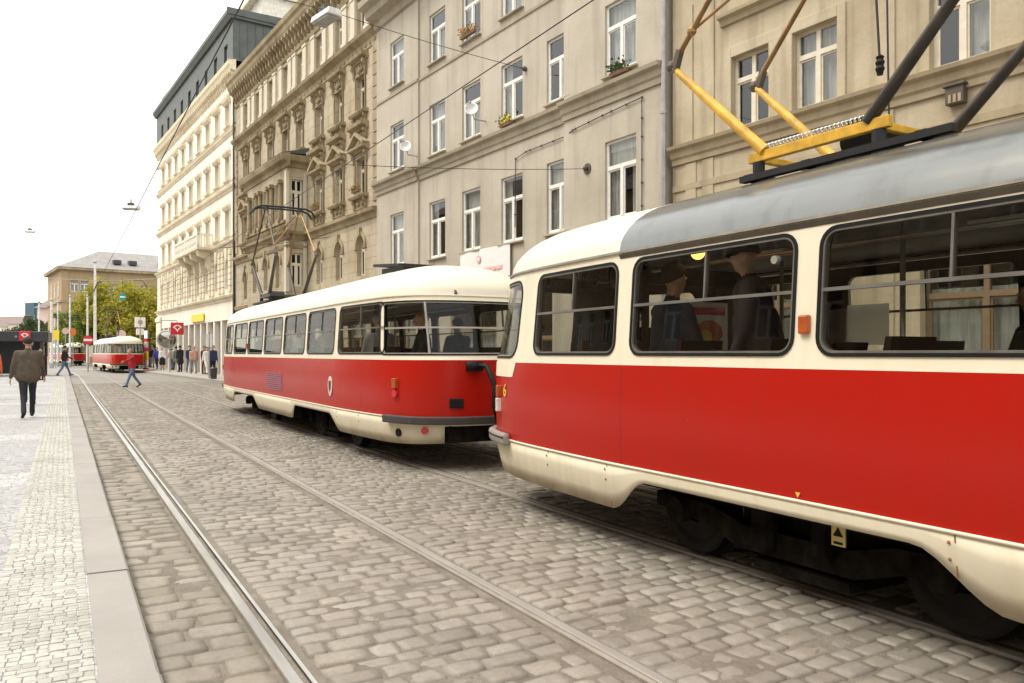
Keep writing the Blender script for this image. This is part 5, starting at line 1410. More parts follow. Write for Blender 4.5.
m.tube([(.9, -2.2, 23.4), (.9, -8, 23.4)], .02, 6); m.tube([(.9, -2.2, 23.0), (.9, -8, 23.0)], .02, 6); m.build('roof_railing', 'pole_grey', ph)
m = MB(); m.box(X(67.5), X(69.3), -2.2, -.4, 21.0, 22.3); m.tube([(X(68), -.5, 22.3), (X(69), -.5, 22.3)], .3, 10); m.build('chimney', 'penthouse', g)
m = MB(); [m.tube([(X(62)+k*1.2, -.6, 21), (X(62)+k*1.2, -.6, 22.1)], .03, 6) for k in range(5)]; m.tube([(X(62), -.6, 22.1), (X(62)+4.8, -.6, 22.1)], .03, 6); m.tube([(X(62), -.6, 21.6), (X(62)+4.8, -.6, 21.6)], .03, 6); m.build('roof_railing', 'penthouse', g)
# balcony
m = MB(); b0, b1 = X(50.4), X(57.2)
m.box(b0, b1, .02, 1.05, 7.86, 8.02); bal = m.build('balcony', 'white_trim', g, bevel=.02)
m = MB(); m.box(b0, b1, .95, 1.05, 8.02, 8.12); m.box(b0, b1, .93, 1.07, 8.72, 8.84)
for i in range(30): x = b0+.15+i*(b1-b0-.3)/29; m.tube([(x, 1.0, 8.12), (x, 1.0, 8.35), (x, 1.0, 8.72)], [.04, .075, .04], 6)
for x in (b0, b1-.16, (b0+b1)/2): m.box(x, x+.16, .92, 1.08, 8.02, 8.9)
for x in (b0+.05, b1-.05):
    m.box(x-.05, x+.05, .1, .95, 8.72, 8.84); [m.tube([(x, .15+k*.16, 8.02), (x, .15+k*.16, 8.72)], .04, 6) for k in range(5)]
m.build('balustrade', 'white_plaster', bal)
m = MB()
for x in (b0+.6, (b0+b1)/2-.9, (b0+b1)/2+.9, b1-.6): m.prism([(.05, 7.855), (1.0, 7.855), (.9, 7.5), (.4, 7.3), (.3, 6.7), (.05, 6.5)], 'x', x-.2, x+.2); m.build('console', 'white_trim', bal); m = MB()
# shop front: tall pillars with dark glass between, pale fascia above
m = MB(); wall_seg(m, 0, X(QE), 3.5, 4.7, .06, []); m.box(0, X(QE), -.4, .06, 3.45, 3.5); m.build('fascia', 'white_plaster', g)
shopq = [45.8]+[47.0+1.78*i for i in range(12)]
for q in shopq[1:]:
    m = MB(); m.box(X(q)-.16, X(q)+.16, -.35, .05, 0, 3.5); m.build('pillar', 'white_plaster', g, bevel=.02)
m = MB(); m.box(X(67.3), X(QE), -.6, .16, -.05, 4.4); m.box(X(67.2), X(QE)+.08, -.6, .24, 4.0, 4.3); m.box(X(67.25), X(QE)+.05, -.6, .2, -.05, .8); m.build('corner_pier', 'white_rustic', g, bevel=.02)
for a, b in zip(shopq[:-1], shopq[1:]):
    m = MB(); m.box(X(a)+.17, X(b)-.17, -.3, -.27, .1, 3.44); o = m.build('shop_window', 'window_brown', g)
    o.data.materials[0] = MATS['shelter_dark']
    m = MB(); m.box((X(a)+X(b))/2-.02, (X(a)+X(b))/2+.02, -.27, -.24, .1, 3.44); m.box(X(a)+.17, X(b)-.17, -.27, -.24, 2.5, 2.56); m.build('frame', 'window_brown', o)
# ------------------------------------------------------------------ things on and around the houses
def P3(px, py, Z):            # point that the photograph shows at (px, py), Z metres ahead of the viewer
    u = (px-512)/785; c, s = math.cos(R(YAW)), math.sin(R(YAW)); Xc = u*Z
    return Vector((Xc*c+Z*s, -Xc*s+Z*c, 1.51+(353-py)/785*Z))
m = MB(); m.tube([(0, 0, .1), (0, 0, 13.6)], .055, 10)
for z in (1.5, 4, 6.5, 9, 11.5): m.tube([(0, 0, z), (0, 0, z+.05)], .07, 10)
tag(m.build('drainpipe', 'drainpipe', None, tuple(fpt(11.78, .2)), 0), 'grey rain pipe running down between the grey and the beige house', 'drainpipe')
m = MB(); m.tube([(0, 0, .1), (0, 0, 16.2)], .06, 8); tag(m.build('drainpipe', 'copper_dark', None, tuple(fpt(45.75, .1)), 0), 'thin dark rain pipe between the ornate tan house and the white house', 'drainpipe')
def dish(q, z, lab, r=.42):
    t = thing('satellite_dish', lab, 'satellite dish', tuple(fpt(q, .1, z)), FROT, 'satellite dishes on the grey house')
    m = MB(); n, k = 20, 5; vs = []; ax = Vector((-.75, .6, .25)).normalized(); u = ax.orthogonal().normalized(); w_ = ax.cross(u); c = Vector((0, .38, .05))
    for i in range(k+1):
        rr = r*i/k
        for j in range(n): a = 2*PI*j/n; vs.append(c+(u*math.cos(a)+w_*math.sin(a))*rr+ax*(.35*(rr/r)**2*r))
    m.add(vs, [(i*n+j, i*n+(j+1) % n, (i+1)*n+(j+1) % n, (i+1)*n+j) for i in range(k) for j in range(n)])
    o = m.build('reflector', 'pole_white', t, smooth=True); md = o.modifiers.new('Solidify', 'SOLIDIFY'); md.thickness = .01
    m = MB(); m.tube([(0, -.1, -.2), (0, .3, -.2), (0, .38, .0)], .02, 6); m.build('mount', 'pole_grey', t)
    m = MB(); m.tube([c-u*r*.9+ax*.1, c+ax*.36], .012, 6); m.ball(c+ax*.38, .04, 8, 5); m.build('receiver', 'pole_grey', t)
dish(19.05, 8.35, 'white satellite dish on the ledge, the right of the two on the grey house', .2); dish(23.2, 8.2, 'white satellite dish on the ledge, the left of the two on the grey house', .19)
def flowers(q, z, w_, out, leaf, lab, fl=None, nl=120):
    t = thing('flower_box', lab, 'flower box', tuple(fpt(q, out, z)), FROT, 'flower boxes on window sills')
    m = MB(); m.prism([(-.06, .14), (.06, .14), (.05, .06), (-.05, .06)], 'x', -w_/2, w_/2); m.build('box', 'terracotta', t)
    m = MB(); r = random.Random(int(q*100))
    for i in range(nl):
        c = Vector((r.uniform(-w_/2, w_/2), r.gauss(0.03, .07), .14+abs(r.gauss(.06, .07)))); a = Vector((r.gauss(0, 1), r.gauss(0, 1), r.gauss(0, 1))).normalized()*r.uniform(.025, .05); b = a.orthogonal().normalized()*.03
        m.add([c-a, c+b, c+a, c-b], [(0, 1, 2, 3)], 1 if fl and r.random() < .4 else 0)
    m.build('plants', [leaf]+([fl] if fl else []), t)
flowers(13.15, 7.66, .55, .22, 'leaf_green', 'flower box with dark plants on the ledge nearest the rain pipe')
flowers(17.8, 7.64, .5, .14, 'leaf_olive', 'flower box with yellowish plants on the grey house ledge by the dish', 'sign_yellow')
flowers(19.85, 10.78, .8, .12, 'leaf_olive', 'flower box high up at a third row window of the grey house', 'sign_orange')
flowers(32.4, 7.55, .7, .2, 'leaf_olive', 'window box with red flowers beside the oriel', 'flower_red'); flowers(28.0, 7.55, .7, .2, 'leaf_olive', 'window box with red flowers nearest the grey house', 'flower_red')
# cable with clips on the grey house
t = thing('wall_cable', 'dark cable with clips running along and down the grey wall', 'cable', tuple(fpt(12.4, .14, 4)), FROT)
pts = [(.1, 0, .2), (.1, 0, 2.6), (.1, 0, 3.05), (1.4, 0, 2.98), (2.5, 0, 2.9), (2.92, -.1, 2.86), (4.6, -.1, 2.84), (5.1, -.1, 2.75), (5.12, -.1, .9)]
m = MB(); m.tube(pts, .012, 6); m.build('wire', 'wire_black', t); m = MB()
for a, b in zip(pts[:-1], pts[1:]):
    L_ = (Vector(b)-Vector(a)).length
    for k in range(int(L_/.5)+1): m.ball(Vector(a).lerp(Vector(b), k*.5/max(L_, .5)), .03, 6, 4)
m.build('clips', 'copper_dark', t)
# banner with faded print
t = thing('banner', 'white cloth banner with faded pink print on the grey house wall', 'banner', tuple(fpt(17.7, .05, 3.7)), FROT)
m = MB(); n = 16; vs = []
for i in range(n+1):
    x = 2.7*i/n; y = .03+.012*math.sin(i*1.1); vs += [(x, y, -.08), (x, y, .80)]
m.add(vs, [(2*i, 2*i+2, 2*i+3, 2*i+1) for i in range(n)]); m.build('cloth', 'banner_white', t)
m = MB()
for i, wd in enumerate((.24, .15, .3, .2, .1, .26, .2, .3)): 
    x = 2.45-sum((.24, .15, .3, .2, .1, .26, .2, .3)[:i])-i*.05
    m.box(x-wd, x, .046, .05, .14, .24)
m.build('lettering', 'banner_pink', t); m = MB(); m.disc((1.6, .05, .52), .11, 'y', .008, 20); m.build('emblem', 'banner_pink', t); m = MB(); m.disc((1.6, .056, .52), .05, 'y', .008, 16); m.build('emblem', 'banner_white', t)

# ------------------------------------------------------------------ overhead wires and hanging lamps
def wire(name, lab, pts, r, cat, group, mat='wire_black', sag=0):
    out = []
    for a, b in zip(pts[:-1], pts[1:]):
        a, b = Vector(a), Vector(b)
        for k in range(12): q = k/12; p = a.lerp(b, q); p.z -= sag*4*q*(1-q); out.append(p)
    out.append(Vector(pts[-1])); m = MB(); m.tube(out, r, 5); return tag(m.build(name, mat, smooth=True), lab, cat, group)
GW = 'overhead contact wires'
def track_pts(x, z): return [(x, -4, z)]+[(x+curve_off(y), y, z) for y in range(6, 150, 12)]
wire('contact_wire', 'contact wire hanging over the two big trams', track_pts(4.867, 5.24), .008, 'overhead wire', GW)
wire('contact_wire', 'contact wire over the empty track beside the left pavement', track_pts(1.66, 5.24), .009, 'overhead wire', GW)
GS = 'span wires'
f = lambda q, o, z: tuple(fpt(q, o, z))
wire('span_wire', 'span wire tied to the grey house that carries the big street lamp', [f(17.06, .05, 9.05), tuple(P3(330, 11, 20.5)), (-14, 16, 9.2)], .009, 'span wire', GS, sag=.05)
wire('span_wire', 'short span wire ending at the grey wall above the tram roof gap', [f(14.38, .12, 5.87), (4.867, 15.2, 5.26)], .007, 'span wire', GS, sag=.05)
wire('span_wire', 'span wire crossing the street in front of the oriel', [f(31, .05, 6.3), (4.867, 29.5, 5.26)], .01, 'span wire', GS, sag=.05)
wire('span_wire', 'thin sagging wire low over the far left roofs', [tuple(P3(-60, 268, 70)), tuple(P3(50, 278, 72)), f(69.4, .05, 7.6)], .018, 'span wire', GS, 'pole_grey', .2)
p = fpt(17.06, .0, 9.05); m = MB(); m.ball(p+FN*(-.05), .07, 8, 6); m.bar(p, p-FN*.2, .03, .03); m.build('w', 'copper_dark'); tag(bpy.data.objects['w'], 'iron wall anchor of the lamp wire on the grey house', 'wall anchor', 'wall anchors'); bpy.data.objects['w'].name = 'wall_anchor'
p = fpt(14.38, .1, 5.87); m = MB(); m.disc((0, 0, 0), .13, 'y', .05, 16); m.ball((0, .08, 0), .06, 8, 5); tag(m.build('wall_anchor', 'copper_dark', None, tuple(p), FROT), 'round iron wall anchor just above the gap between the trams', 'wall anchor', 'wall anchors')
def lamp(pos, rz, s, lab):
    t = thing('hanging_lamp', lab, 'street lamp', tuple(pos), rz, 'street lamps hung on span wires')
    m = MB(); m.prism([(-.2*s, 0), (.2*s, 0), (.15*s, .16*s), (-.15*s, .16*s)], 'y', -.42*s, .42*s); m.build('housing', 'pole_white', t, bevel=.02*s)
    m = MB(); m.box(-.16*s, .16*s, -.36*s, .36*s, -.05*s, -.004); m.build('lens', 'pole_grey', t, bevel=.015)
    m = MB(); m.box(-.12*s, .12*s, -.14*s, .14*s, .16*s, .30*s); m.tube([(0, 0, .3*s), (0, 0, .5*s)], .03*s, 6); m.build('hanger', 'copper_dark', t)
lamp(P3(326, 20, 20.5), R(12), 1.1, 'big pale street lamp hanging in front of the ornate house cornice'); lamp(P3(131, 209, 52), R(70), 1.3, 'small grey street lamp hanging alone against the white sky')
lamp(P3(30, 232, 70), R(70), 1.0, 'faint distant street lamp far left against the sky')
wire('span_wire', 'thin wire that carries the lone lamp in the sky', [f(60, .05, 11.6), tuple(P3(131, 205, 52)), (-14, 46, 12)], .006, 'span wire', GS, 'pole_grey', .1)

p = P3(873, -60, 8.6); q_ = P3(880, 66, 8.6); t = thing('hanging_cable', 'dark cable with a black insulator hanging in front of the beige house', 'cable', tuple(q_)); m = MB(); m.tube([(0, 0, 0), tuple(p-q_)], .014, 6); m.build('wire', 'wire_black', t)
m = MB(); m.tube([(0, 0, .12), (0, 0, .10), (0, 0, .07), (0, 0, .04), (0, 0, .0), (0, 0, -.03), (0, 0, -.07), (0, 0, -.1)], [.02, .045, .035, .05, .038, .05, .036, .03], 10); m.build('insulator', 'rubber', t)
# ------------------------------------------------------------------ street corner by the white house
def on_pave(q, o): p = fpt(q, o); return Vector((p.x, p.y, pave_z(q, o)))
m = MB(); m.box(0, 3.4, 0, .08, 0, .5); tag(m.build('shop_sign', 'sign_yellow', None, tuple(fpt(52.8, .1, 3.56)), FROT, bevel=.02), 'bright yellow sign on the pale fascia over the shop pillars', 'shop sign')
def metro_sign(name, pos, rz, s, lab, cat):
    t = thing(name, lab, cat, tuple(pos), rz, 'red square signs with a white emblem'); m = MB(); m.box(-s/2, s/2, -.08, .08, 0, s); m.build('panel', 'sign_red', t, bevel=.02)
    m = MB()
    for y in (.084, -.084):
        o_ = [(-.36, .12), (-.12, .30), (.12, .30), (.36, .12), (.12, -.08), (.0, -.30), (-.12, -.08)]; i_ = [(-.2, .12), (-.08, .2), (.08, .2), (.2, .12), (.07, .0), (0, -.1), (-.07, .0)]
        k = len(o_); vs = [(a*s, y, s/2+b*s) for a, b in o_]+[(a*s, y, s/2+b*s) for a, b in i_]
        m.add(vs, [(j, (j+1) % k, k+(j+1) % k, k+j) for j in range(k)])
    m.build('emblem', 'sign_white', t); return t
p = fpt(56.6, 1.0, 2.75); ms = metro_sign('metro_sign', p, FROT-PI/2, .82, 'red square sign with white emblem hanging before the shop pillars', 'sign')
m = MB(); m.tube([(0, 0, .82), (0, 0, .95), (-1.0, 0, .95)], .03, 6); m.build('bracket', 'pole_grey', ms)
t = thing('traffic_mirror', 'round convex traffic mirror on a grey pole at the right pavement', 'traffic mirror', tuple(on_pave(58.2, 1.15)), FROT)
m = MB(); m.tube([(0, 0, 0), (0, 0, 2.9)], .045, 8); m.build('pole', 'pole_grey', t)
m = MB(); n = 24; vs = []; ax = Vector((-.9, .35, -.1)).normalized(); u = ax.orthogonal().normalized(); v_ = ax.cross(u); c0 = Vector((-.1, .25, 2.2))
for i in range(6):
    rr = .62*i/5
    for j in range(n): a = 2*PI*j/n; vs.append(c0+(u*math.cos(a)+v_*math.sin(a))*rr-ax*.25*(rr/.62)**2)
m.add(vs, [(i*n+j, i*n+(j+1) % n, (i+1)*n+(j+1) % n, (i+1)*n+j) for i in range(5) for j in range(n)]); m.build('mirror', 'mirror_grey', t, smooth=True)
m = MB(); m.tube([c0+(u*math.cos(2*PI*j/24)+v_*math.sin(2*PI*j/24))*.64-ax*.25 for j in range(25)], .06, 6, cap=False); m.build('rim', 'pole_white', t)
t = thing('advert_column', 'narrow upright board of coloured panels by the corner of the white house', 'advert board', tuple(on_pave(66.4, 1.35)), FROT+.2)
m = MB(); m.box(-.28, .28, -.05, .05, .1, 3.0); m.build('board', 'sign_white', t, bevel=.02)
for i, (z, hh, mt) in enumerate(((.25, .45, 'sign_white'), (.75, .6, 'sign_yellow'), (1.4, .3, 'sign_red'), (1.75, .35, 'sign_pink'), (2.15, .25, 'cloth_red'))):
    m = MB(); m.box(-.3, .3, -.065, .065, z, z+hh); m.build('panel', mt, t)
m = MB(); m.box(-.35, .35, -.12, .12, 0, .1); m.build('base', 'sign_red', t)
t = thing('stop_sign_post', 'tall pole with a white square stop sign at the far end of the right pavement', 'sign post', tuple(on_pave(68.2, 1.5)), FROT-PI/2+.3)
m = MB(); m.tube([(0, 0, 0), (0, 0, 4.1)], .05, 8); m.build('pole', 'pole_grey', t)
m = MB(); m.box(-.42, .42, -.04, .04, 3.3, 4.1); pn = m.build('panel', 'sign_white', t, bevel=.02); m = MB(); m.disc((0, -.045, 3.7), .2, 'y', .01, 18); m.build('symbol', 'pole_grey', pn)
m = MB(); m.box(-.3, .3, -.03, .03, 2.7, 3.2); m.build('timetable', 'sign_white', t)
t = thing('kerb_post', 'short white sign on a thin pole at the kerb beside the second tram', 'sign post', tuple(on_pave(44.6, 1.7)), FROT-PI/2)
m = MB(); m.tube([(0, 0, 0), (0, 0, 2.5)], .04, 8); m.build('pole', 'pole_grey', t); m = MB(); m.box(-.16, .16, -.03, .03, 1.7, 2.4); m.build('panel', 'sign_white', t)
t = thing('litter_bin', 'small dark bin at the kerb end of the right pavement', 'litter bin', tuple(on_pave(43.4, 1.75)), FROT)
m = MB(); m.tube([(0, 0, .0), (0, 0, .55)], [.16, .19], 14); m.build('bin', 'shelter_dark', t, auto=40); m = MB(); m.tube([(0, 0, .55), (0, 0, .62)], [.2, .12], 14); m.build('lid', 'shelter_dark', t)

# ------------------------------------------------------------------ left: shelter, poles, signs
t = thing('shelter', 'dark flat roofed station shelter with glass walls on the left pavement', 'shelter', (-1.0, 56.4, .085), R(-3))
m = MB(); m.box(-7.5, .25, -.2, 3.2, 2.12, 2.75); m.build('roof', 'shelter_dark', t, bevel=.04)
for x, y in ((-.1, 0), (-.1, 2.9), (-3.2, 0), (-6.6, 0), (-6.6, 2.9)):
    m = MB(); m.box(x-.09, x+.09, y-.09, y+.09, 0, 2.12); m.build('post', 'shelter_dark', t)
m = MB(); m.box(-6.6, -.3, 2.85, 2.9, .1, 2.12); m.build('rear_wall', 'shelter_dark', t); m = MB(); m.box(-.12, -.08, .2, 2.8, .15, 2.1); m.build('side_pane', 'tram_glass', t)
m = MB()
m.disc((-3.35, -.21, 2.42), .13, 'y', .02, 14)
m.build('lit_symbol', 'pole_grey', t)
m = MB(); [m.box(-7+i*.22, -6.85+i*.22, -.215, -.2, 2.37, 2.48) for i in range(3)]; [m.box(-1.5+i*.2, -1.38+i*.2, -.215, -.2, 2.37, 2.48) for i in range(4)]; m.build('lettering', 'pole_grey', t)
metro_sign('metro_sign', Vector((-1.98, 56.1, 2.24)), R(-3), .6, 'red square sign with white emblem on the edge of the dark shelter roof', 'sign')
GPO = 'pale poles along the crossing'
def pole(px, ytop, Z, lab, r=.09, arm=None):
    p = P3(px, 353, Z); zt = P3(px, ytop, Z).z
    t = thing('lamp_pole', lab, 'pole', (p.x, p.y, 0), 0, GPO); m = MB(); m.tube([(0, 0, 0), (0, 0, zt)], [r*1.25, r*.8], 10); m.build('shaft', 'pole_white', t, auto=40)
    m = MB(); m.tube([(0, 0, 0), (0, 0, .5)], r*1.7, 10); m.build('base', 'pole_grey', t)
    m = MB(); m.ball((0, 0, zt), r*1.4, 8, 5); m.build('cap', 'pole_grey', t); return t, p, zt
pole(95, 262, 72, 'tallest pale pole, standing in front of the brown building', .12); pole(87.5, 296, 80, 'pale pole just left of the tallest one', .10); pole(70, 296, 84, 'pale pole in front of the olive trees left of the kiosk', .10)
pole(58, 302, 88, 'pale pole near the corner of the brown building', .10); pole(51.5, 300, 78, 'pale pole rising over the shelter end', .13); pole(39, 302, 98, 'pale pole beside the pink house', .10)
wire('span_wire', 'wire strung between the pale poles', [tuple(P3(51.5, 318, 78)), tuple(P3(87.5, 318, 80))], .03, 'span wire', GS)
p = P3(97, 287, 70); m = MB(); pts = [P3(88, 296, 71.5), P3(93, 292, 71.8), P3(97, 284, 72), P3(104, 280, 72), P3(142, 280, 72), P3(147, 287, 72)]; m.tube(pts, .05, 6)
tag(m.build('signal_arm', 'copper_dark', smooth=True), 'thin dark curved arm reaching across from the tallest pale pole', 'signal arm')
def sign(px, py, Z, w_, h_, mat, lab, shape='box', pole_=True, name='road_sign', extra=None):
    p = P3(px, py, Z); t = thing(name, lab, 'road sign', (p.x, p.y, 0), R(-YAW)+math.atan2(-(px-512), 785)*1.0, 'signs by the crossing')
    m = MB()
    if shape == 'disc': m.disc((0, -.06, p.z), w_/2, 'y', .05, 24)
    elif shape == 'hex': m.prism([(-w_/2, p.z), (-w_/4, p.z+h_/2), (w_/4, p.z+h_/2), (w_/2, p.z), (w_/4, p.z-h_/2), (-w_/4, p.z-h_/2)], 'y', -.08, -.03)
    else: m.box(-w_/2, w_/2, -.08, -.03, p.z-h_/2, p.z+h_/2)
    pn = m.build('panel', mat, t)
    if extra: extra(pn, p.z)
    if pole_: m = MB(); m.tube([(0, 0, 0), (0, 0, p.z+h_/2)], .045, 8); m.build('pole', 'pole_grey', t)
    return t
def bar_(pn, z): MB().box(-.3, .3, -.1, -.08, z-.09, z+.09).build('white_bar', 'sign_white', pn)
sign(88, 340, 62, .72, .7, 'sign_red', 'red no entry sign with a white bar in front of the kiosk', 'disc', extra=bar_)
sign(55.5, 335, 80, .65, 1.0, 'sign_yellow', 'yellow sign above the farthest tram')
sign(65.5, 331, 82, .65, .65, 'sign_pink', 'round pale pink sign between the yellow and the orange sign', 'disc'); sign(73, 332, 84, .65, .8, 'sign_orange', 'orange sign left of the white topped kiosk', 'hex')
sign(122.5, 297, 66, .6, .62, 'sign_green', 'dark green six sided sign hanging in front of the golden trees', 'hex', False, extra=lambda pn, z: MB().box(-.2, .2, -.1, -.08, z-.06, z+.06).build('white_symbol', 'sign_white', pn))
g6 = [o for o in bpy.data.objects if o.get('label', '').startswith('dark green six')][0]
m = MB(); zz = P3(122.5, 297, 66).z; m.tube([(0, -.05, zz+.37), (0, -.05, zz+1.6)], .012, 5); m.build('suspension', 'wire_black', g6)
sign(121.5, 334, 78, .8, .8, 'sign_pink', 'pale round sign just above the roof of the nearer distant tram', 'disc')
p = P3(89, 353, 108); t = thing('kiosk', 'small pale kiosk with a white pyramid roof left of the golden trees', 'kiosk', (p.x, p.y, 0), R(20))
m = MB(); m.box(-1.1, 1.1, -1.1, 1.1, 0, 2.6); m.build('wall', 'cream_plaster', t); m = MB(); m.box(-.9, .9, -1.14, -1.1, 2.6, 3.1); m.box(-1, 1, -1, 1, 2.6, 3.15); m.build('window', 'shelter_dark', t)
m = MB(); m.add([(-1.5, -1.5, 3.15), (1.5, -1.5, 3.15), (1.5, 1.5, 3.15), (-1.5, 1.5, 3.15), (0, 0, 3.9)], [(0, 1, 4), (1, 2, 4), (2, 3, 4), (3, 0, 4), (3, 2, 1, 0)]); m.build('roof', 'sign_white', t)

# ------------------------------------------------------------------ far buildings
cz = P3(61.5, 353, 105); a1 = P3(512+785*(-60.3+.8*10)/111, 353, 111)-cz; a1.z = 0; a1.normalize(); rz = math.atan2(a1.y, a1.x)
t = thing('brown_building', 'old brown stone building with a pale hipped roof behind the golden trees', 'building', (cz.x, cz.y, 0), rz)
FW, DP, EH = 26, 14, 13.0
fw_ = []; 
for x in (1.55, 2.75): fw_.append((x-.5, x+.5, 9.8, 11.4))
for x in (6.3, 8.05, 9.7, 11.2, 13, 15, 17): fw_.append((x-.5, x+.5, 9.5, 11.1))
fw_ += [(x-.5, x+.5, 5.2, 7.2) for x in (1.55, 2.75, 6.3, 8.05, 9.7, 11.2, 13, 15, 17)]+[(x-.6, x+.6, 1, 3.4) for x in (3.5, 7.6, 11, 15)]
m = MB()
vs = []
m2 = MB(); wall_seg(m2, 0, FW, -.05, EH, 0, fw_, .3); m2.v = [(x, -y, z) for x, y, z in m2.v]
m2.add([(0, 0, -.05), (0, DP, -.05), (0, DP, EH), (0, 0, EH)], [(0, 1, 2, 3)]); m2.add([(FW, 0, -.05), (FW, DP, -.05), (FW, DP, EH), (FW, 0, EH)], [(0, 1, 2, 3)]); m2.add([(0, DP, -.05), (FW, DP, -.05), (FW, DP, EH), (0, DP, EH)], [(0, 1, 2, 3)])
m2.build('wall', 'brown_plaster', t); MB().box(.3, FW-.3, 1.2, 1.3, 0, EH-.2).build('interior', 'room_dark', t)
for o in fw_:
    f_, g_, c_ = win_meshes(o[1]-o[0], o[3]-o[2], 'white', 'full'); wd = obj('window', f_, t, ((o[0]+o[1])/2, .2, o[2]), PI); obj('pane', g_, wd); obj('curtain', c_, wd)
def band(z, d, h, mat, nm): MB().box(-d, FW+d, -d, DP+d, z, z+h).build(nm, mat, t)
for z, d, h, nm in ((12.7, .55, .35, 'eave_cornice'), (8.3, .2, .25, 'string_course'), (4.3, .2, .25, 'string_course')):
    m = MB(); m.box(-d, FW+d, -d, -.002, z, z+h); m.box(-d, -.002, 0, DP, z, z+h); m.build(nm, 'ornate_trim', t)
m = MB(); d = .6; m.add([(-d, -d, 13.05), (FW+d, -d, 13.05), (FW+d, DP+d, 13.05), (-d, DP+d, 13.05), (5.5, 6.5, 16.2), (FW-6, 6.5, 16.2)], [(0, 1, 5, 4), (1, 2, 5), (2, 3, 4, 5), (3, 0, 4), (3, 2, 1, 0)]); rf = m.build('roof', 'roof_slate', t)
for x in (7, 9, 13): m = MB(); m.box(x-.5, x+.5, 1.0, 2.2, 14, 14.55); m.build('skylight', 'shelter_dark', rf)
for x in (0.4, 4.2, 5.0): m = MB(); m.box(x-.35, x+.35, -.12, -.002, 4.6, 12.6); m.build('pilaster', 'brown_plaster', t)
for y in (2.5, 6, 9.5):
    for z in (5.2, 9.2): 
        f_, g_, c_ = win_meshes(1.0, 2.0, 'white', 'full'); wd = obj('window', f_, t, (-.08, y, z), -PI/2); wd.rotation_euler = (0, 0, PI/2); obj('pane', g_, wd)
def far_house(px0, px1, ytop, Z, mat, lab, name, roofmat='roof_brown', nwin=3, roofh=2.5):
    a = P3(px0, 353, Z); b = P3(px1, 353, Z*.99); d_ = b-a; W_ = d_.length; zt = P3(px0, ytop, Z).z; t = thing(name, lab, 'building', (a.x, a.y, 0), math.atan2(d_.y, d_.x), 'far houses at the left')
    m = MB(); m.box(0, W_, 0, 12, -.05, zt); m.build('wall', mat, t)
    if roofh: m = MB(); m.prism([(-.4, zt), (12.4, zt), (6, zt+roofh)], 'x', -.3, W_+.3); m.build('roof', roofmat, t)
    nz = int(zt/3.3)
    for i in range(nwin):
        for k in range(nz):
            f_, g_, c_ = win_meshes(1.1, 1.8, 'white', None); wd = obj('window', f_, t, (W_*(i+.5)/nwin, -.08, 1+k*3.3), PI); obj('pane', MB().box(-.52, .52, .03, .06, .03, 1.77).mesh('pane', 'room_dark'), wd)
    return t
far_house(37, 53, 308, 130, 'pink_plaster', 'pale pink house between the blue panel building and the brown one', 'pink_house', nwin=4, roofh=3.5)
bt = far_house(25, 34, 303, 165, 'blue_panel', 'dark blue glass clad block at the far left', 'glass_block', nwin=4, roofh=0)
far_house(8, 25, 324, 200, 'cream_plaster', 'cream house with a brown roof below the far hill', 'cream_house', nwin=6, roofh=2.5)
far_house(-25, 7, 327, 210, 'white_plaster', 'white house at the left edge below the far hill', 'pale_house', nwin=6, roofh=3)

# ------------------------------------------------------------------ trees
def tree_meshes(seed, H, Rr, leaf, n=5200, ls=.34):
    r = random.Random(seed); tm = MB(); tips = []
    tm.tube([(0, 0, -.1), (.05, .02, H*.2), (.12, -.05, H*.38), (.1, .05, H*.6)], [.24, .19, .15, .08], 9)
    for i in range(9):
        a = r.uniform(0, 2*PI); z0 = H*r.uniform(.26, .55); L_ = Rr*r.uniform(.6, .95); e = Vector((math.cos(a)*L_, math.sin(a)*L_, z0+H*r.uniform(.12, .38))); s = Vector((.1, 0, z0)); md = s.lerp(e, .5)+Vector((0, 0, .3))
        tm.tube([s, md, e], [.09, .06, .025], 6); tips += [md, e]
        for _ in range(2):
            e2 = md.lerp(e, r.random())+Vector((r.gauss(0, .8), r.gauss(0, .8), r.uniform(.2, 1.2))); tm.tube([md, e2], [.04, .015], 5); tips.append(e2)
    for _ in range(10): a = r.uniform(0, 2*PI); q = r.uniform(0, .55)*Rr; tips.append(Vector((math.cos(a)*q, math.sin(a)*q, H*r.uniform(.7, .98))))
    cl = [(t_, r.uniform(.55, 1.15)*Rr*.36) for t_ in tips]
    lm = MB()
    for i in range(n):
        c, cr = cl[r.randrange(len(cl))]; d_ = Vector((r.gauss(0, 1), r.gauss(0, 1), r.gauss(0, .75))).normalized()*cr*(r.random()**.45); p = c+d_
        a = Vector((r.gauss(0, 1), r.gauss(0, 1), r.gauss(0, .8))).normalized(); b = a.orthogonal(); b.rotate(Matrix.Rotation(r.uniform(0, 6.28), 3, a)); s = ls*r.uniform(.6, 1.3)
        lm.add([p-a*s*.5, p+b*s*.28, p+a*s*.5, p-b*s*.28], [(0, 1, 2, 3)])
    return tm.mesh('trunk', 'bark', smooth=True), lm.mesh('crown', leaf)
TK = [tree_meshes(1, 9.2, 3.6, 'leaf_gold'), tree_meshes(2, 7.6, 3.0, 'leaf_olive'), tree_meshes(3, 9.0, 3.3, 'leaf_gold', 4200), tree_meshes(4, 6.5, 2.8, 'leaf_green')]
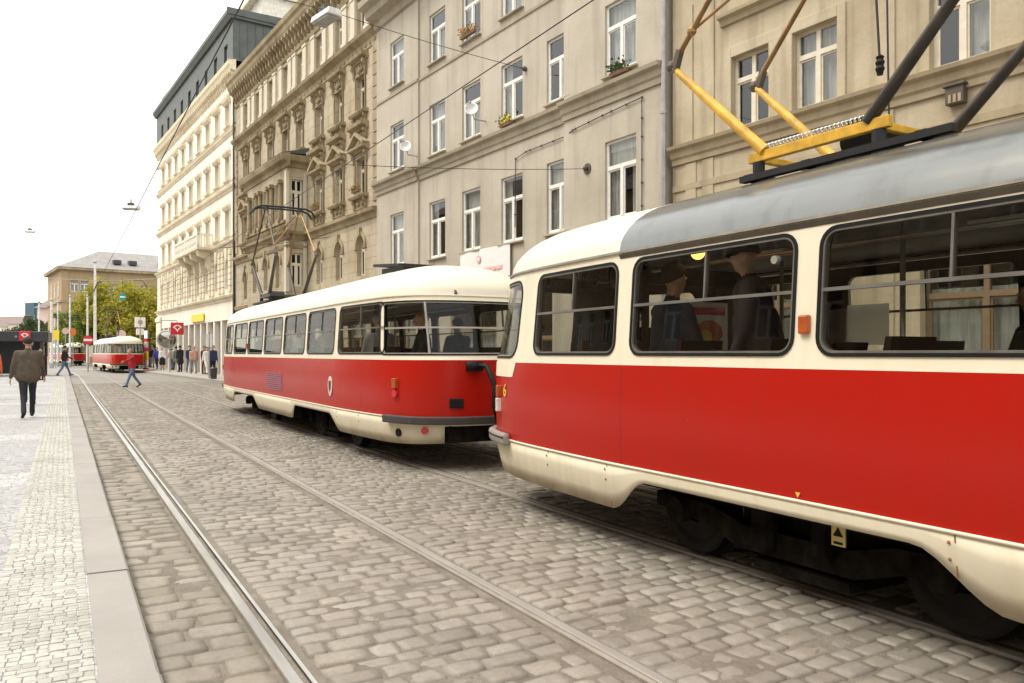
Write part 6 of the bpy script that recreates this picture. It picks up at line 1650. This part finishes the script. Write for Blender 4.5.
for px, Z, k, s, lab in ((112, 88, 0, 1.05, 'tall golden tree in front of the brown building, left of the green sign'), (134, 84, 2, .96, 'golden tree behind the tram, right of the green sign'), (150, 82, 2, .80, 'golden tree reaching the corner of the white house'),
                         (98, 90, 1, .92, 'olive green tree behind the tallest pale pole'), (80, 95, 1, .82, 'olive tree between the kiosk and the brown building corner'), (124, 92, 1, 1.0, 'olive tree between the two tallest golden ones'),
                         (64, 100, 1, .66, 'low olive tree left of the kiosk'), (33, 120, 3, 1.0, 'dark green tree below the blue glass block'), (20, 135, 3, .9, 'small green tree below the cream house'), (158, 86, 3, .7, 'dark green bushy tree beside the stop sign post'), (141, 90, 3, .75, 'low dark green tree behind the distant tram')):
    p = P3(px, 353, Z); t = thing('tree', lab, 'tree', (p.x, p.y, 0), px*1.7, 'trees at the crossing'); a = obj('trunk', TK[k][0], t); b = obj('crown', TK[k][1], t); t.scale = (s, s, s)

# ------------------------------------------------------------------ the houses across the street (behind the viewer's left), seen only mirrored in glass and paint
for i, (y0, L_, H_, mt, lab) in enumerate(((-26, 20, 13.5, 'brown_plaster', 'brown house across the street from the beige one, behind the viewer'), (-5.5, 22, 15.5, 'brown_plaster', 'tall brown house across the street from the grey plain one, left of the view'), (17, 24, 12.5, 'brown_plaster', 'low brown house across the street from the ornate one, left of the view'), (42.5, 22, 14, 'brown_plaster', 'brown gabled house across the street from the white corner house, left of the view'))):
    t = thing('opposite_house', lab, 'building', (-15.5, y0, 0), PI/2, 'houses across the street'); ops = []
    n_ = int(L_/2.6)
    for k in range(n_):
        for z in (1.0, 4.6, 7.9, 11.1):
            if z+2 < H_: ops.append((L_*(k+.5)/n_-.6, L_*(k+.5)/n_+.6, z, z+1.9))
    m = MB(); wall_seg(m, 0, L_, -.05, H_, 0, ops); m.v = [(x, -y, z) for x, y, z in m.v]; m.build('wall', mt, t)
    MB().box(.1, L_-.1, .3, 10, 0, H_-.1).build('interior', 'room_dark', t)
    m = MB(); m.prism([(-.6, H_), (10.5, H_), (5, H_+3.2)], 'x', -.2, L_+.2); m.build('roof', 'roof_brown', t)
    for o in ops:
        f_, g_, c_ = win_meshes(1.2, 1.9, 'white', None); wd = obj('window', f_, t, ((o[0]+o[1])/2, .12, o[2]), PI)
